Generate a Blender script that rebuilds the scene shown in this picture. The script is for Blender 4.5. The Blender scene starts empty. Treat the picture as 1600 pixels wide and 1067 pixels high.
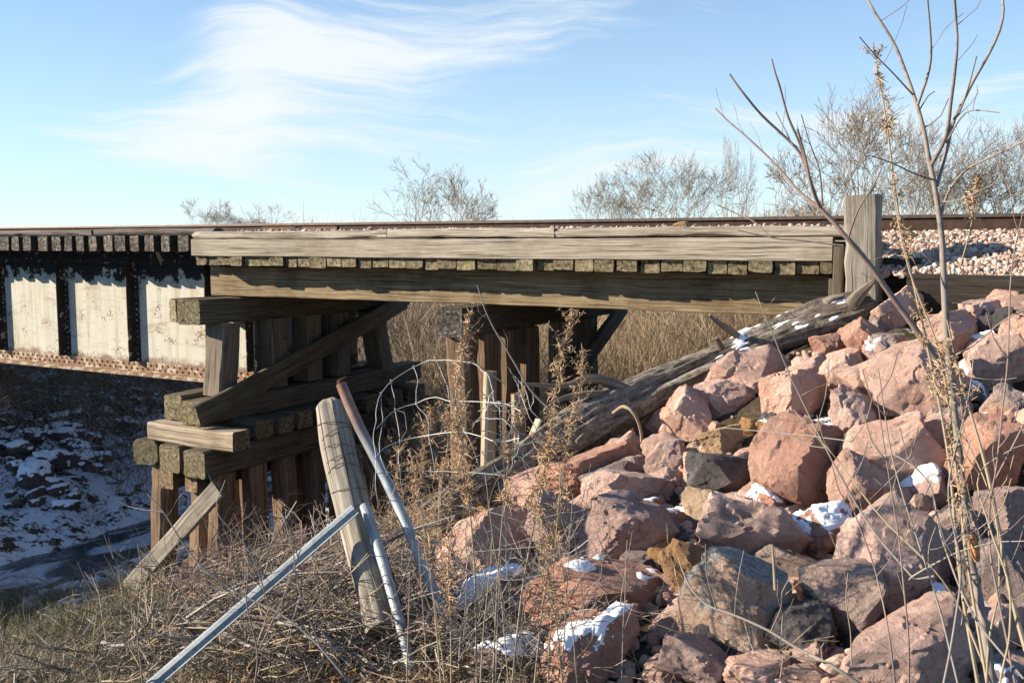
import bpy, math, random
import numpy as np
from mathutils import Vector, Matrix, Euler

R = math.radians
random.seed(7)
rng = np.random.default_rng(11)
sc = bpy.context.scene
col = sc.collection

# ------------------------------------------------------------------ camera
CAM_PITCH, CAM_YAW, FPX = 5.79, 29.2, 1500.0
cam_d = bpy.data.cameras.new('camera')
cam_d.sensor_width = 36.0
cam_d.lens = 36.0 * FPX / 1600.0
cam_d.clip_start = 0.1
cam_d.clip_end = 3000.0
cam = bpy.data.objects.new('camera', cam_d)
col.objects.link(cam)
cam.location = (0, 0, 0)
cam.rotation_euler = Euler((R(90 - CAM_PITCH), 0, R(CAM_YAW)))
sc.camera = cam
CM = cam.rotation_euler.to_matrix()

# ------------------------------------------------------------------ sky and sun
SUN_AZ, SUN_EL = 60.0, 21.5      # degrees left of the bridge normal, height
sun_dir = Vector((-math.sin(R(SUN_AZ)) * math.cos(R(SUN_EL)), -math.cos(R(SUN_AZ)) * math.cos(R(SUN_EL)), math.sin(R(SUN_EL))))
world = bpy.data.worlds.new("World")
sc.world = world
world.use_nodes = True
SKY_STRENGTH = 0.072
sun_l = bpy.data.lights.new('sun', 'SUN')
sun_l.energy = 5.0
sun_l.angle = R(0.5)
sun_l.color = (1.0, 0.885, 0.715)
sun = bpy.data.objects.new('sun', sun_l)
col.objects.link(sun)
sun.rotation_euler = sun_dir.to_track_quat('Z', 'Y').to_euler()
sc.view_settings.view_transform = 'Standard'
sc.view_settings.look = 'None'
sc.view_settings.exposure = 1.14
sc.view_settings.gamma = 1
sc.view_settings.use_curve_mapping = False


class NT:
    """small node-tree writer"""
    def __init__(s, tree):
        s.t = tree
        tree.nodes.clear()

    def n(s, typ, inputs=None, **props):
        nd = s.t.nodes.new(typ)
        for k, v in props.items():
            setattr(nd, k, v)
        for k, v in (inputs or {}).items():
            s.set(nd.inputs[k], v)
        return nd

    def set(s, sock, v):
        if isinstance(v, bpy.types.NodeSocket):
            s.t.links.new(v, sock)
        elif isinstance(v, bpy.types.Node):
            s.t.links.new(v.outputs[0], sock)
        else:
            if sock.type == 'RGBA' and len(v) == 3:
                v = (*v, 1)
            sock.default_value = v

    def math(s, op, a, b=None, c=None, clamp=False):
        nd = s.n('ShaderNodeMath', operation=op, use_clamp=clamp)
        s.set(nd.inputs[0], a)
        if b is not None:
            s.set(nd.inputs[1], b)
        if c is not None:
            s.set(nd.inputs[2], c)
        return nd.outputs[0]

    def vmath(s, op, a, b=None):
        nd = s.n('ShaderNodeVectorMath', operation=op)
        s.set(nd.inputs[0], a)
        if b is not None:
            s.set(nd.inputs[1], b)
        return nd.outputs['Value'] if op in ('DOT_PRODUCT', 'LENGTH') else nd.outputs[0]

    def mix(s, fac, a, b, mode='MIX'):
        nd = s.n('ShaderNodeMix', data_type='RGBA', blend_type=mode)
        s.set(nd.inputs[0], fac)
        s.set(nd.inputs[6], a)
        s.set(nd.inputs[7], b)
        return nd.outputs[2]

    def noise(s, vec, scale, detail=5, rough=0.6, dist=0.0, out=0):
        nd = s.n('ShaderNodeTexNoise', {'Vector': vec, 'Scale': scale, 'Detail': detail, 'Roughness': rough, 'Distortion': dist})
        return nd.outputs[out]

    def mapping(s, vec, scale=(1, 1, 1), loc=(0, 0, 0), rot=(0, 0, 0)):
        return s.n('ShaderNodeMapping', {'Vector': vec, 'Scale': scale, 'Location': loc, 'Rotation': rot}).outputs[0]

    def step(s, v, a, b):
        """smooth 0..1 between a and b"""
        nd = s.n('ShaderNodeMapRange', {'Value': v, 'From Min': a, 'From Max': b, 'To Min': 0.0, 'To Max': 1.0}, interpolation_type='SMOOTHSTEP', clamp=True)
        return nd.outputs[0]

    def ramp(s, v, stops):
        nd = s.n('ShaderNodeValToRGB', {'Fac': v})
        e = nd.color_ramp.elements
        while len(e) < len(stops):
            e.new(0.5)
        for el, (p, c) in zip(e, stops):
            el.position = p
            el.color = (*c, 1) if len(c) == 3 else c
        return nd.outputs[0]


def build_world():
    w = NT(world.node_tree)
    sky = w.n('ShaderNodeTexSky', sky_type='NISHITA')
    sky.sun_disc = False
    sky.sun_elevation = R(SUN_EL)
    sky.sun_rotation = math.atan2(sun_dir.x, sun_dir.y)
    sky.altitude = 300
    sky.air_density = 1.0
    sky.dust_density = 0.0
    sky.ozone_density = 3.0
    tc = w.n('ShaderNodeTexCoord').outputs['Generated']
    yaw = R(CAM_YAW)
    fwd = (-math.sin(yaw), math.cos(yaw), 0)
    rgt = (math.cos(yaw), math.sin(yaw), 0)
    f = w.math('MAXIMUM', w.vmath('DOT_PRODUCT', tc, fwd), 0.05)
    a = w.math('DIVIDE', w.vmath('DOT_PRODUCT', tc, rgt), f)
    e = w.math('DIVIDE', w.vmath('DOT_PRODUCT', tc, (0, 0, 1)), f)
    uv = w.n('ShaderNodeCombineXYZ', {'X': a, 'Y': e, 'Z': 0.0}).outputs[0]
    # bend the coordinates a little so the wisps feather
    wob = w.noise(uv, 2.2, 3, 0.5, 0, 1)
    uvw = w.vmath('ADD', uv, w.n('ShaderNodeVectorMath', {0: w.vmath('SUBTRACT', wob, (0.5, 0.5, 0.5)), 'Scale': 0.22}, operation='SCALE').outputs[0])
    fine = w.noise(w.mapping(uvw, (2.4, 24, 1), rot=(0, 0, R(-22))), 1.6, 10, 0.68)
    soft = w.noise(w.mapping(uvw, (2.0, 6.5, 1), rot=(0, 0, R(-20))), 1.3, 6, 0.55)
    tex = w.math('ADD', w.math('MULTIPLY', fine, 0.62), w.math('MULTIPLY', soft, 0.38))
    total = None
    # (px, py, half width, half height, tilt deg, weight) cirrus bodies, as directions on the sky
    for (cx, cy, sx, sy, rot, wt) in [(430, 160, 135, 75, 38, .85), (520, 110, 260, 60, 18, .45), (720, 42, 420, 55, 8, .9), (300, 222, 200, 40, -8, .8),
                                      (590, 200, 200, 40, 6, .7), (1080, 225, 420, 60, 12, .6), (520, 320, 330, 20, 2, .42),
                                      (1180, 110, 190, 16, 17, .3), (1500, 120, 260, 100, 10, .38), (850, 290, 500, 45, 4, .38), (1480, 230, 300, 60, 8, .35)]:
        m = w.vmath('SUBTRACT', uvw, ((cx - 800) / 1500, (381 - cy) / 1500, 0))
        c, s_ = math.cos(R(rot)), math.sin(R(rot))
        d1 = w.vmath('DOT_PRODUCT', m, (c * 1500 / sx, s_ * 1500 / sx, 0))
        d2 = w.vmath('DOT_PRODUCT', m, (-s_ * 1500 / sy, c * 1500 / sy, 0))
        q = w.math('ADD', w.math('MULTIPLY', d1, d1), w.math('MULTIPLY', d2, d2))
        g = w.math('MULTIPLY', w.math('EXPONENT', w.math('MULTIPLY', q, -0.8)), wt)
        total = g if total is None else w.math('ADD', total, g)
    dens = w.math('MULTIPLY', w.step(w.math('ADD', w.math('MULTIPLY', total, 0.80), w.math('MULTIPLY', w.math('SUBTRACT', tex, 0.5), 4.2)), 0.16, 1.30), w.step(total, 0.05, 0.6))
    dens = w.math('MULTIPLY', dens, 0.92)
    base = w.mix(1.0, sky.outputs[0], (.86, 1.08, 1.22), 'MULTIPLY')
    # thin high veil that whitens the air low over the horizon
    veil = w.math('MULTIPLY', w.math('EXPONENT', w.math('MULTIPLY', w.math('MAXIMUM', e, 0.0), -5.5)), .78)
    base = w.mix(.05, base, (6.5, 6.9, 7.2))
    base = w.mix(veil, base, (5.3, 6.3, 6.9))
    colr = w.mix(dens, base, (5.9, 6.25, 6.5))
    bg = w.n('ShaderNodeBackground', {'Color': colr, 'Strength': SKY_STRENGTH})
    out = w.n('ShaderNodeOutputWorld')
    w.t.links.new(bg.outputs[0], out.inputs[0])


build_world()

# ------------------------------------------------------------------ maths helpers


def ray(px, py):
    return (CM @ Vector(((px - 800) / FPX, -(py - 533.5) / FPX, -1))).normalized()


def P(px, py, Y=None, X=None, Z=None, r=None):
    """point of the world seen at a photo pixel, on plane Y=, X=, Z= or at ground distance r"""
    d = ray(px, py)
    if Y is not None:
        return d * (Y / d.y)
    if X is not None:
        return d * (X / d.x)
    if Z is not None:
        return d * (Z / d.z)
    return d * (r / math.hypot(d.x, d.y))


def sstep(a, b, x):
    t = np.clip((x - a) / (b - a), 0, 1)
    return t * t * (3 - 2 * t)


def _hash(ix, iy, iz, seed):
    h = (ix.astype(np.int64) * 374761393 + iy.astype(np.int64) * 668265263 + iz.astype(np.int64) * 2147483647 + seed * 1274126177) & 0xffffffff
    h = ((h ^ (h >> 13)) * 1274126177) & 0xffffffff
    h = ((h ^ (h >> 16)) * 2246822519) & 0xffffffff
    return ((h ^ (h >> 15)) & 0xffff) / 65535.0 * 2 - 1


def vnoise(p, seed=0):
    p = np.asarray(p, float)
    i = np.floor(p)
    f = p - i
    u = f * f * (3 - 2 * f)
    r = 0
    for dx in (0, 1):
        for dy in (0, 1):
            for dz in (0, 1):
                w = (u[:, 0] if dx else 1 - u[:, 0]) * (u[:, 1] if dy else 1 - u[:, 1]) * (u[:, 2] if dz else 1 - u[:, 2])
                r = r + w * _hash(i[:, 0] + dx, i[:, 1] + dy, i[:, 2] + dz, seed)
    return r


def fbm(p, octaves=4, seed=0, gain=0.5):
    a, s, r = 1.0, 1.0, 0
    p = np.asarray(p, float)
    for k in range(octaves):
        r = r + a * vnoise(p * s, seed + k * 17)
        s *= 2.03
        a *= gain
    return r


def mesh_np(name, V, F, mats, UV=None, MI=None, smooth=False, sharp=None):
    """V (n,3), F list of index tuples or (m,k) array; UV per vertex"""
    me = bpy.data.meshes.new(name)
    V = np.asarray(V, dtype=np.float32)
    if isinstance(F, np.ndarray):
        m, k = F.shape
        me.vertices.add(len(V))
        me.vertices.foreach_set('co', V.ravel())
        me.loops.add(m * k)
        me.loops.foreach_set('vertex_index', F.astype(np.int32).ravel())
        me.polygons.add(m)
        me.polygons.foreach_set('loop_start', np.arange(0, m * k, k, dtype=np.int32))
        try:
            me.polygons.foreach_set('loop_total', np.full(m, k, dtype=np.int32))
        except Exception:
            pass
        me.update(calc_edges=True)
    else:
        me.from_pydata([tuple(v) for v in V.tolist()], [], F)
    if not isinstance(mats, (list, tuple)):
        mats = [mats]
    for m_ in mats:
        me.materials.append(m_)
    if UV is not None:
        ul = me.uv_layers.new(name='UVMap')
        li = np.empty(len(me.loops), dtype=np.int32)
        me.loops.foreach_get('vertex_index', li)
        ul.data.foreach_set('uv', np.asarray(UV, dtype=np.float32)[li].ravel())
    if MI is not None:
        me.polygons.foreach_set('material_index', np.asarray(MI, dtype=np.int32))
    if smooth:
        me.polygons.foreach_set('use_smooth', np.ones(len(me.polygons), dtype=bool))
        if sharp:
            me.set_sharp_from_angle(angle=R(sharp))
    else:
        me.polygons.foreach_set('use_smooth', np.zeros(len(me.polygons), dtype=bool))
    me.validate()
    me.update()
    return me


def link(name, me, parent=None, loc=None):
    o = bpy.data.objects.new(name, me)
    col.objects.link(o)
    if loc is not None:
        o.location = loc
    if parent is not None:
        o.parent = parent
    return o


def tag(o, label=None, cat=None, group=None, kind=None):
    if label:
        o['label'] = label
    if cat:
        o['category'] = cat
    if group:
        o['group'] = group
    if kind:
        o['kind'] = kind
    return o


def thing(name, label, cat, loc=(0, 0, 0), group=None):
    o = bpy.data.objects.new(name, None)
    o.empty_display_size = 0.2
    col.objects.link(o)
    o.location = loc
    return tag(o, label, cat, group)


# ------------------------------------------------------------------ materials
MATS = {}


def new_mat(name):
    m = bpy.data.materials.new(name)
    m.use_nodes = True
    MATS[name] = m
    return m, NT(m.node_tree)


def finish(nt, color, rough=0.9, bump=None, bstr=0.3, bdist=0.02, metallic=0.0, spec=0.3):
    b = nt.n('ShaderNodeBsdfPrincipled')
    nt.set(b.inputs['Base Color'], color)
    nt.set(b.inputs['Roughness'], rough)
    nt.set(b.inputs['Metallic'], metallic)
    b.inputs['Specular IOR Level'].default_value = spec
    if bump is not None:
        bn = nt.n('ShaderNodeBump', {'Height': bump, 'Strength': bstr, 'Distance': bdist})
        nt.t.links.new(bn.outputs[0], b.inputs['Normal'])
    o = nt.n('ShaderNodeOutputMaterial')
    nt.t.links.new(b.outputs[0], o.inputs[0])


def wood(name, dark, mid, light, moss=0.0, mosscol=(0.10, 0.11, 0.03), crack=0.5, stain=0.4, end=False, grain=1.0, knots=0.0):
    m, t = new_mat(name)
    uv = t.n('ShaderNodeUVMap').outputs[0]
    rnd = t.n('ShaderNodeObjectInfo').outputs['Random']
    off = t.n('ShaderNodeCombineXYZ', {'X': t.math('MULTIPLY', rnd, 43.0), 'Y': t.math('MULTIPLY', rnd, 71.0), 'Z': t.math('MULTIPLY', rnd, 13.0)}).outputs[0]
    obj = t.n('ShaderNodeNewGeometry').outputs['Position']
    if not end:
        uvo = t.vmath('ADD', uv, off)
        warp = t.noise(t.mapping(uvo, (1.2, 3, 1)), 1.0, 3, .5, 0, 1)
        uvw = t.vmath('ADD', uvo, t.n('ShaderNodeVectorMath', {0: warp, 'Scale': 0.035 * grain}, operation='SCALE').outputs[0])
        g1 = t.noise(t.mapping(uvw, (1.1, 44 * grain, 1)), 1.0, 9, .68)
        g2 = t.noise(t.mapping(uvw, (5.0, 170, 1)), 1.0, 4, .7)
        g3 = t.noise(t.mapping(uvw, (2.0, 95 * grain, 1), loc=(9, 2, 0)), 1.0, 6, .7)
        g = t.math('ADD', t.math('MULTIPLY', g1, 0.42), t.math('ADD', t.math('MULTIPLY', g2, 0.26), t.math('MULTIPLY', g3, .32)))
        ck = t.noise(t.mapping(uvw, (0.6, 52, 1), loc=(3, 7, 0)), 1.0, 5, .55)
    else:
        d = t.vmath('LENGTH', t.vmath('ADD', uv, t.n('ShaderNodeVectorMath', {0: t.vmath('SUBTRACT', t.noise(uv, 9, 4, .6, 0, 1), (.5, .5, .5)), 'Scale': .06}, operation='SCALE').outputs[0]))
        g1 = t.noise(t.n('ShaderNodeCombineXYZ', {'X': t.math('MULTIPLY', d, 70.0), 'Y': rnd, 'Z': 0.0}).outputs[0], 1.0, 3, .6)
        g = t.math('ADD', t.math('MULTIPLY', g1, .22), t.math('MULTIPLY', t.noise(t.vmath('ADD', uv, off), 22, 7, .7), .78))
        ck = t.noise(t.vmath('ADD', uv, off), 14, 4, .6, 1.2)
    c = t.ramp(g, [(0.38, dark), (0.5, mid), (0.62, light)])
    big = t.noise(t.vmath('ADD', obj, off), 1.6, 5, .6)
    c = t.mix(t.math('MULTIPLY', t.step(big, .46, .66), stain), c, t.mix(1.0, c, (0.42, 0.36, 0.31), 'MULTIPLY'))
    if moss > 0:
        ms = t.noise(t.vmath('ADD', obj, off), 5.5, 7, .68)
        c = t.mix(t.math('MULTIPLY', t.step(ms, .62 - .3 * moss, .72 - .2 * moss), min(1, .35 + moss)), c, mosscol)
        li = t.noise(t.vmath('ADD', obj, off), 38, 4, .7)
        c = t.mix(t.math('MULTIPLY', t.step(li, .60, .68), .5 * moss), c, (0.36, 0.36, 0.29))
    line = t.step(ck, .40, .34) if not end else t.step(ck, .40, .33)
    if not end and knots > 0:
        vo = t.n('ShaderNodeTexVoronoi', {'Vector': t.mapping(uvo, (1.15, 3.1, 1)), 'Scale': 1.0, 'Randomness': 1.0})
        kd = t.math('ADD', vo.outputs['Distance'], t.math('MULTIPLY', t.math('SUBTRACT', g2, .5), .06))
        c = t.mix(t.math('MULTIPLY', t.step(kd, .13, .06), knots * .55), c, (.20, .12, .065))
        c = t.mix(t.math('MULTIPLY', t.step(kd, .060, .035), knots), c, (.05, .032, .02))
    c = t.mix(t.math('MULTIPLY', line, crack), c, t.mix(1.0, c, (.12, .10, .09), 'MULTIPLY'))
    # a little brightness difference between one timber and the next
    c = t.mix(1.0, c, t.ramp(rnd, [(0, (.80, .79, .78)), (1, (1.12, 1.10, 1.06))]), 'MULTIPLY')
    h = t.math('SUBTRACT', g, t.math('MULTIPLY', line, .9))
    finish(t, c, .9, h, .75, .012, spec=.2)
    return m


wood('wood_fascia', (.15, .125, .095), (.35, .305, .245), (.56, .505, .43), crack=.7, stain=.35, knots=.8)
wood('wood_stringer', (.08, .058, .034), (.235, .175, .105), (.43, .345, .235), crack=.45, stain=.65, moss=.06, knots=.6)
wood('wood_cap', (.04, .033, .024), (.12, .10, .072), (.235, .20, .15), moss=.18, mosscol=(.09, .085, .04))
wood('wood_post', (.07, .055, .042), (.19, .155, .12), (.33, .28, .22), crack=.7, grain=1.4)
wood('wood_pile', (.075, .05, .035), (.22, .15, .10), (.40, .29, .20), crack=.7, grain=1.2, moss=.08)
wood('wood_grey', (.10, .09, .075), (.245, .22, .185), (.42, .385, .33), crack=.9, grain=1.3, moss=.06)
wood('wood_light', (.22, .17, .12), (.42, .34, .25), (.58, .49, .37), crack=.7)
wood('wood_black', (.018, .014, .012), (.045, .036, .03), (.09, .075, .06), crack=.6)
wood('wood_guard', (.07, .06, .055), (.16, .135, .12), (.26, .225, .20), crack=.7)
wood('end_moss', (.06, .05, .03), (.17, .14, .085), (.33, .28, .19), moss=.32, mosscol=(.13, .115, .04), crack=.9, end=True)
wood('end_brown', (.06, .04, .025), (.20, .14, .085), (.36, .27, .18), moss=.12, crack=.9, end=True)
wood('end_tar', (.02, .016, .014), (.085, .07, .06), (.30, .27, .25), moss=.12, crack=.8, end=True)
wood('wood_log', (.05, .04, .032), (.17, .14, .11), (.33, .29, .24), crack=.95, stain=.7, grain=.55)
wood('wood_driftpost', (.12, .10, .085), (.29, .26, .215), (.50, .46, .39), crack=.9, grain=.8, stain=.35)


def rock_mat(name, a, b, c, patina=(.25, .22, .20), pat=.4, lichen=0.0):
    m, t = new_mat(name)
    oi = t.n('ShaderNodeObjectInfo')
    rnd = oi.outputs['Random']
    co = t.vmath('ADD', t.n('ShaderNodeTexCoord').outputs['Object'], t.n('ShaderNodeCombineXYZ', {'X': t.math('MULTIPLY', rnd, 31.), 'Y': t.math('MULTIPLY', rnd, 57.), 'Z': 0.}).outputs[0])
    n1 = t.noise(co, 3.0, 8, .62, .6)
    n2 = t.noise(co, 45, 6, .7)
    n3 = t.noise(co, 170, 3, .7)
    g = t.math('ADD', t.math('MULTIPLY', n1, .6), t.math('ADD', t.math('MULTIPLY', n2, .25), t.math('MULTIPLY', n3, .15)))
    cc = t.ramp(g, [(.34, a), (.5, b), (.66, c)])
    p1 = t.noise(co, 1.9, 6, .65, .3)
    cc = t.mix(t.math('MULTIPLY', t.step(p1, .47, .60), pat), cc, patina)
    vein = t.math('ABSOLUTE', t.math('SUBTRACT', t.noise(co, 2.4, 4, .55, 1.1), .5))
    vl = t.step(vein, .022, .0)
    cc = t.mix(t.math('MULTIPLY', vl, .45), cc, t.mix(1.0, cc, (.45, .36, .33), 'MULTIPLY'))
    sp = t.step(n3, .62, .70)
    cc = t.mix(t.math('MULTIPLY', sp, .35), cc, (.62, .52, .47))
    sd = t.step(n3, .38, .30)
    cc = t.mix(t.math('MULTIPLY', sd, .35), cc, t.mix(1.0, cc, (.4, .34, .32), 'MULTIPLY'))
    if lichen > 0:
        l1 = t.noise(co, 7, 8, .72)
        upz = t.n('ShaderNodeSeparateXYZ', {0: t.n('ShaderNodeNewGeometry').outputs['Normal']}).outputs[2]
        k = t.math('MULTIPLY', t.step(t.math('ADD', l1, t.math('MULTIPLY', upz, .22)), .56, .66), lichen)
        cc = t.mix(k, cc, t.ramp(n2, [(.4, (.24, .235, .22)), (.6, (.52, .51, .47))]))
        k2 = t.math('MULTIPLY', t.step(t.noise(co, 4.1, 7, .7), .58, .66), lichen * .6)
        cc = t.mix(k2, cc, (.20, .16, .05))
    cc = t.mix(1.0, cc, t.ramp(rnd, [(0, (.82, .80, .80)), (.5, (1., .97, .95)), (1, (1.12, 1.04, .98))]), 'MULTIPLY')
    h = t.math('ADD', t.math('MULTIPLY', t.noise(co, 9, 10, .72, .4), 1.0), t.math('MULTIPLY', n3, .22))
    h = t.math('SUBTRACT', h, t.math('MULTIPLY', vl, .08))
    finish(t, cc, .82, h, 1.0, .06, spec=.3)
    return m


rock_mat('rock_pink', (.50, .295, .22), (.68, .44, .345), (.78, .58, .485), patina=(.56, .42, .35), pat=.35)
rock_mat('rock_red', (.33, .17, .12), (.52, .29, .21), (.65, .41, .31), patina=(.29, .21, .18), pat=.5)
rock_mat('rock_mauve', (.38, .25, .205), (.60, .42, .355), (.74, .57, .50), patina=(.36, .27, .25), pat=.55)
rock_mat('rock_grey', (.22, .165, .145), (.38, .295, .26), (.54, .45, .395), patina=(.26, .22, .21), pat=.6)
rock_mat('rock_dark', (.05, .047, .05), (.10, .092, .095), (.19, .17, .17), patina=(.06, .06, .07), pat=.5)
rock_mat('rock_orange', (.27, .13, .04), (.45, .25, .10), (.60, .39, .20), patina=(.30, .20, .13), pat=.45)
rock_mat('rock_tan', (.34, .22, .12), (.50, .36, .22), (.66, .52, .37), patina=(.35, .24, .17), pat=.4)
rock_mat('rock_lichen', (.42, .28, .20), (.60, .43, .33), (.74, .58, .46), patina=(.48, .38, .30), pat=.4, lichen=1.0)
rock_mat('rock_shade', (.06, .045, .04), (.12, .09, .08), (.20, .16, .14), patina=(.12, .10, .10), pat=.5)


def snow_mat():
    m, t = new_mat('snow')
    co = t.n('ShaderNodeNewGeometry').outputs['Position']
    n = t.noise(co, 30, 6, .6)
    c = t.ramp(n, [(.3, (.74, .77, .82)), (.7, (.88, .89, .91))])
    finish(t, c, .7, t.noise(co, 60, 5, .6), .25, .01)


snow_mat()


def simple(name, a, b, scale=20, rough=.85, metallic=0, c=None, bs=.3, detail=6, island=False):
    m, t = new_mat(name)
    co = t.n('ShaderNodeNewGeometry').outputs['Position']
    n = t.noise(co, scale, detail, .65)
    if name.startswith(('grass', 'twig', 'brush')):
        n = t.math('ADD', t.math('MULTIPLY', n, .45), t.math('MULTIPLY', t.n('ShaderNodeNewGeometry').outputs['Random Per Island'], .55))
    st = [(.33, a), (.66, b)] if c is None else [(.3, a), (.5, b), (.7, c)]
    cc = t.ramp(n, st)
    finish(t, cc, rough, n, bs, .005, metallic)
    return m


simple('twig_tan', (.15, .115, .075), (.38, .305, .205), 3)
simple('twig_grey', (.11, .092, .08), (.32, .28, .245), 4)
simple('twig_red', (.13, .085, .075), (.27, .20, .17), 6)
simple('bark_purple', (.10, .075, .068), (.27, .225, .195), 25, c=(.19, .15, .13))
simple('bark_tree', (.18, .145, .115), (.36, .30, .24), 3)
simple('twig_far', (.15, .11, .08), (.30, .235, .175), .5)
simple('grass_dry', (.11, .09, .05), (.40, .325, .21), 2.2)
simple('grass_green', (.09, .085, .04), (.30, .26, .14), 2.2)
simple('weed_brown', (.27, .165, .09), (.56, .39, .24), 14)
simple('leaf_brown', (.08, .045, .025), (.36, .21, .11), 11)
simple('plume_tan', (.38, .27, .16), (.62, .48, .33), 8)
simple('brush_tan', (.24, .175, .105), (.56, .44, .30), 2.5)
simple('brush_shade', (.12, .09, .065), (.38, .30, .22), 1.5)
simple('wire_steel', (.26, .265, .25), (.46, .465, .45), 30, .6, .5)
simple('wire_rust', (.07, .05, .04), (.16, .12, .10), 30, .7, .4)
simple('gravel_pink', (.30, .17, .13), (.68, .50, .42), 17, c=(.50, .33, .27), bs=.5)
simple('rust_brown', (.03, .018, .013), (.075, .042, .03), 12, .75, .2)
simple('rail_head', (.09, .065, .05), (.16, .12, .095), 12, .45, .6)
simple('bolt_iron', (.06, .035, .025), (.16, .09, .06), 40, .7, .4)


def metal_mats():
    # galvanised channel, faintly streaked
    m, t = new_mat('galvanised')
    co = t.n('ShaderNodeNewGeometry').outputs['Position']
    n = t.noise(co, 5, 8, .7)
    n2 = t.noise(co, 60, 5, .7)
    c = t.ramp(t.math('ADD', t.math('MULTIPLY', n, .6), t.math('MULTIPLY', n2, .4)), [(.35, (.17, .19, .20)), (.55, (.27, .295, .31)), (.7, (.38, .41, .42))])
    c = t.mix(t.math('MULTIPLY', t.step(n, .60, .70), .5), c, (.22, .14, .09))
    c = t.mix(t.math('MULTIPLY', t.step(t.noise(co, 22, 7, .75), .54, .64), .55), c, (.13, .105, .08))
    finish(t, c, .65, n2, .3, .004, .25)
    m, t = new_mat('pipe_paint')
    n = t.noise(co if False else t.n('ShaderNodeNewGeometry').outputs['Position'], 7, 8, .7)
    zz = t.n('ShaderNodeSeparateXYZ', {0: t.n('ShaderNodeNewGeometry').outputs['Position']}).outputs[2]
    rust = t.step(t.math('ADD', zz, t.math('MULTIPLY', n, .5)), -1.05, -.70)
    c = t.mix(rust, t.ramp(n, [(.35, (.20, .225, .24)), (.65, (.38, .41, .42))]), t.ramp(n, [(.35, (.14, .07, .05)), (.65, (.34, .22, .16))]))
    finish(t, c, .6, n, .2, .004, .3)
    # painted girder web: cream paint, tar that runs down from the top, rust blooms, water stains
    m, t = new_mat('girder_paint')
    pos = t.n('ShaderNodeNewGeometry').outputs['Position']
    s = t.n('ShaderNodeSeparateXYZ', {0: pos})
    x, z = s.outputs[0], s.outputs[2]
    flat = t.n('ShaderNodeCombineXYZ', {'X': x, 'Y': 0.0, 'Z': z}).outputs[0]
    n1 = t.noise(flat, 3.3, 8, .66)
    n2 = t.noise(t.mapping(flat, (9, 1, .9)), 1.0, 6, .6)
    n3 = t.noise(flat, 26, 6, .7)
    c = t.ramp(n2, [(.32, (.38, .34, .25)), (.5, (.49, .465, .385)), (.7, (.54, .52, .46))])
    # arched water marks
    arch = t.math('ADD', z, t.math('MULTIPLY', t.math('POWER', t.math('ABSOLUTE', t.math('SUBTRACT', t.math('MODULO', t.math('ADD', x, 40.0), 1.65), .78)), 2.0), .16))
    band = t.noise(t.n('ShaderNodeCombineXYZ', {'X': t.math('MULTIPLY', x, .9), 'Y': 0.0, 'Z': t.math('MULTIPLY', arch, 8.5)}).outputs[0], 1.0, 5, .6)
    c = t.mix(t.math('MULTIPLY', t.step(band, .52, .70), .6), c, (.27, .19, .16))
    yel = t.noise(t.mapping(flat, (5, 1, .5), loc=(4, 0, 2)), 1.0, 5, .6)
    c = t.mix(t.math('MULTIPLY', t.step(yel, .52, .72), .45), c, (.38, .28, .13))
    # rust blooms
    rb = t.step(t.math('ADD', t.math('MULTIPLY', n3, .5), t.math('MULTIPLY', n1, .5)), .548, .585)
    c = t.mix(t.math('MULTIPLY', rb, .85), c, (.17, .085, .045))
    # tar coat at the top with a torn lower edge
    tar = t.step(t.math('ADD', z, t.math('ADD', t.math('MULTIPLY', t.math('SUBTRACT', n1, .5), 1.1), t.math('MULTIPLY', t.math('SUBTRACT', n3, .5), .35))), -.48, -.465)
    c = t.mix(t.math('MAXIMUM', tar, t.step(z, -.38, -.34)), c, t.ramp(n3, [(.4, (.012, .011, .011)), (.62, (.05, .042, .036))]))
    low = t.step(t.math('ADD', z, t.math('MULTIPLY', t.math('SUBTRACT', n1, .5), .5)), -1.70, -1.80)
    c = t.mix(t.math('MULTIPLY', low, .75), c, (.13, .07, .04))
    finish(t, c, .75, n3, .25, .006, spec=.1)
    m, t = new_mat('girder_dark')
    pos = t.n('ShaderNodeNewGeometry').outputs['Position']
    n = t.noise(pos, 8, 8, .7)
    n2 = t.noise(pos, 40, 5, .7)
    c = t.ramp(n2, [(.4, (.014, .011, .010)), (.65, (.045, .032, .025))])
    c = t.mix(t.math('MULTIPLY', t.step(n, .58, .62), .8), c, (.50, .47, .41))
    finish(t, c, .7, n2, .3, .005)
    m, t = new_mat('girder_rust')
    pos = t.n('ShaderNodeNewGeometry').outputs['Position']
    n = t.noise(pos, 9, 8, .7)
    n2 = t.noise(pos, 45, 5, .7)
    c = t.ramp(n2, [(.35, (.09, .045, .025)), (.65, (.30, .17, .095))])
    c = t.mix(t.math('MULTIPLY', t.step(n, .50, .56), .7), c, (.50, .43, .33))
    finish(t, c, .75, n2, .35, .005)


metal_mats()


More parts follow.
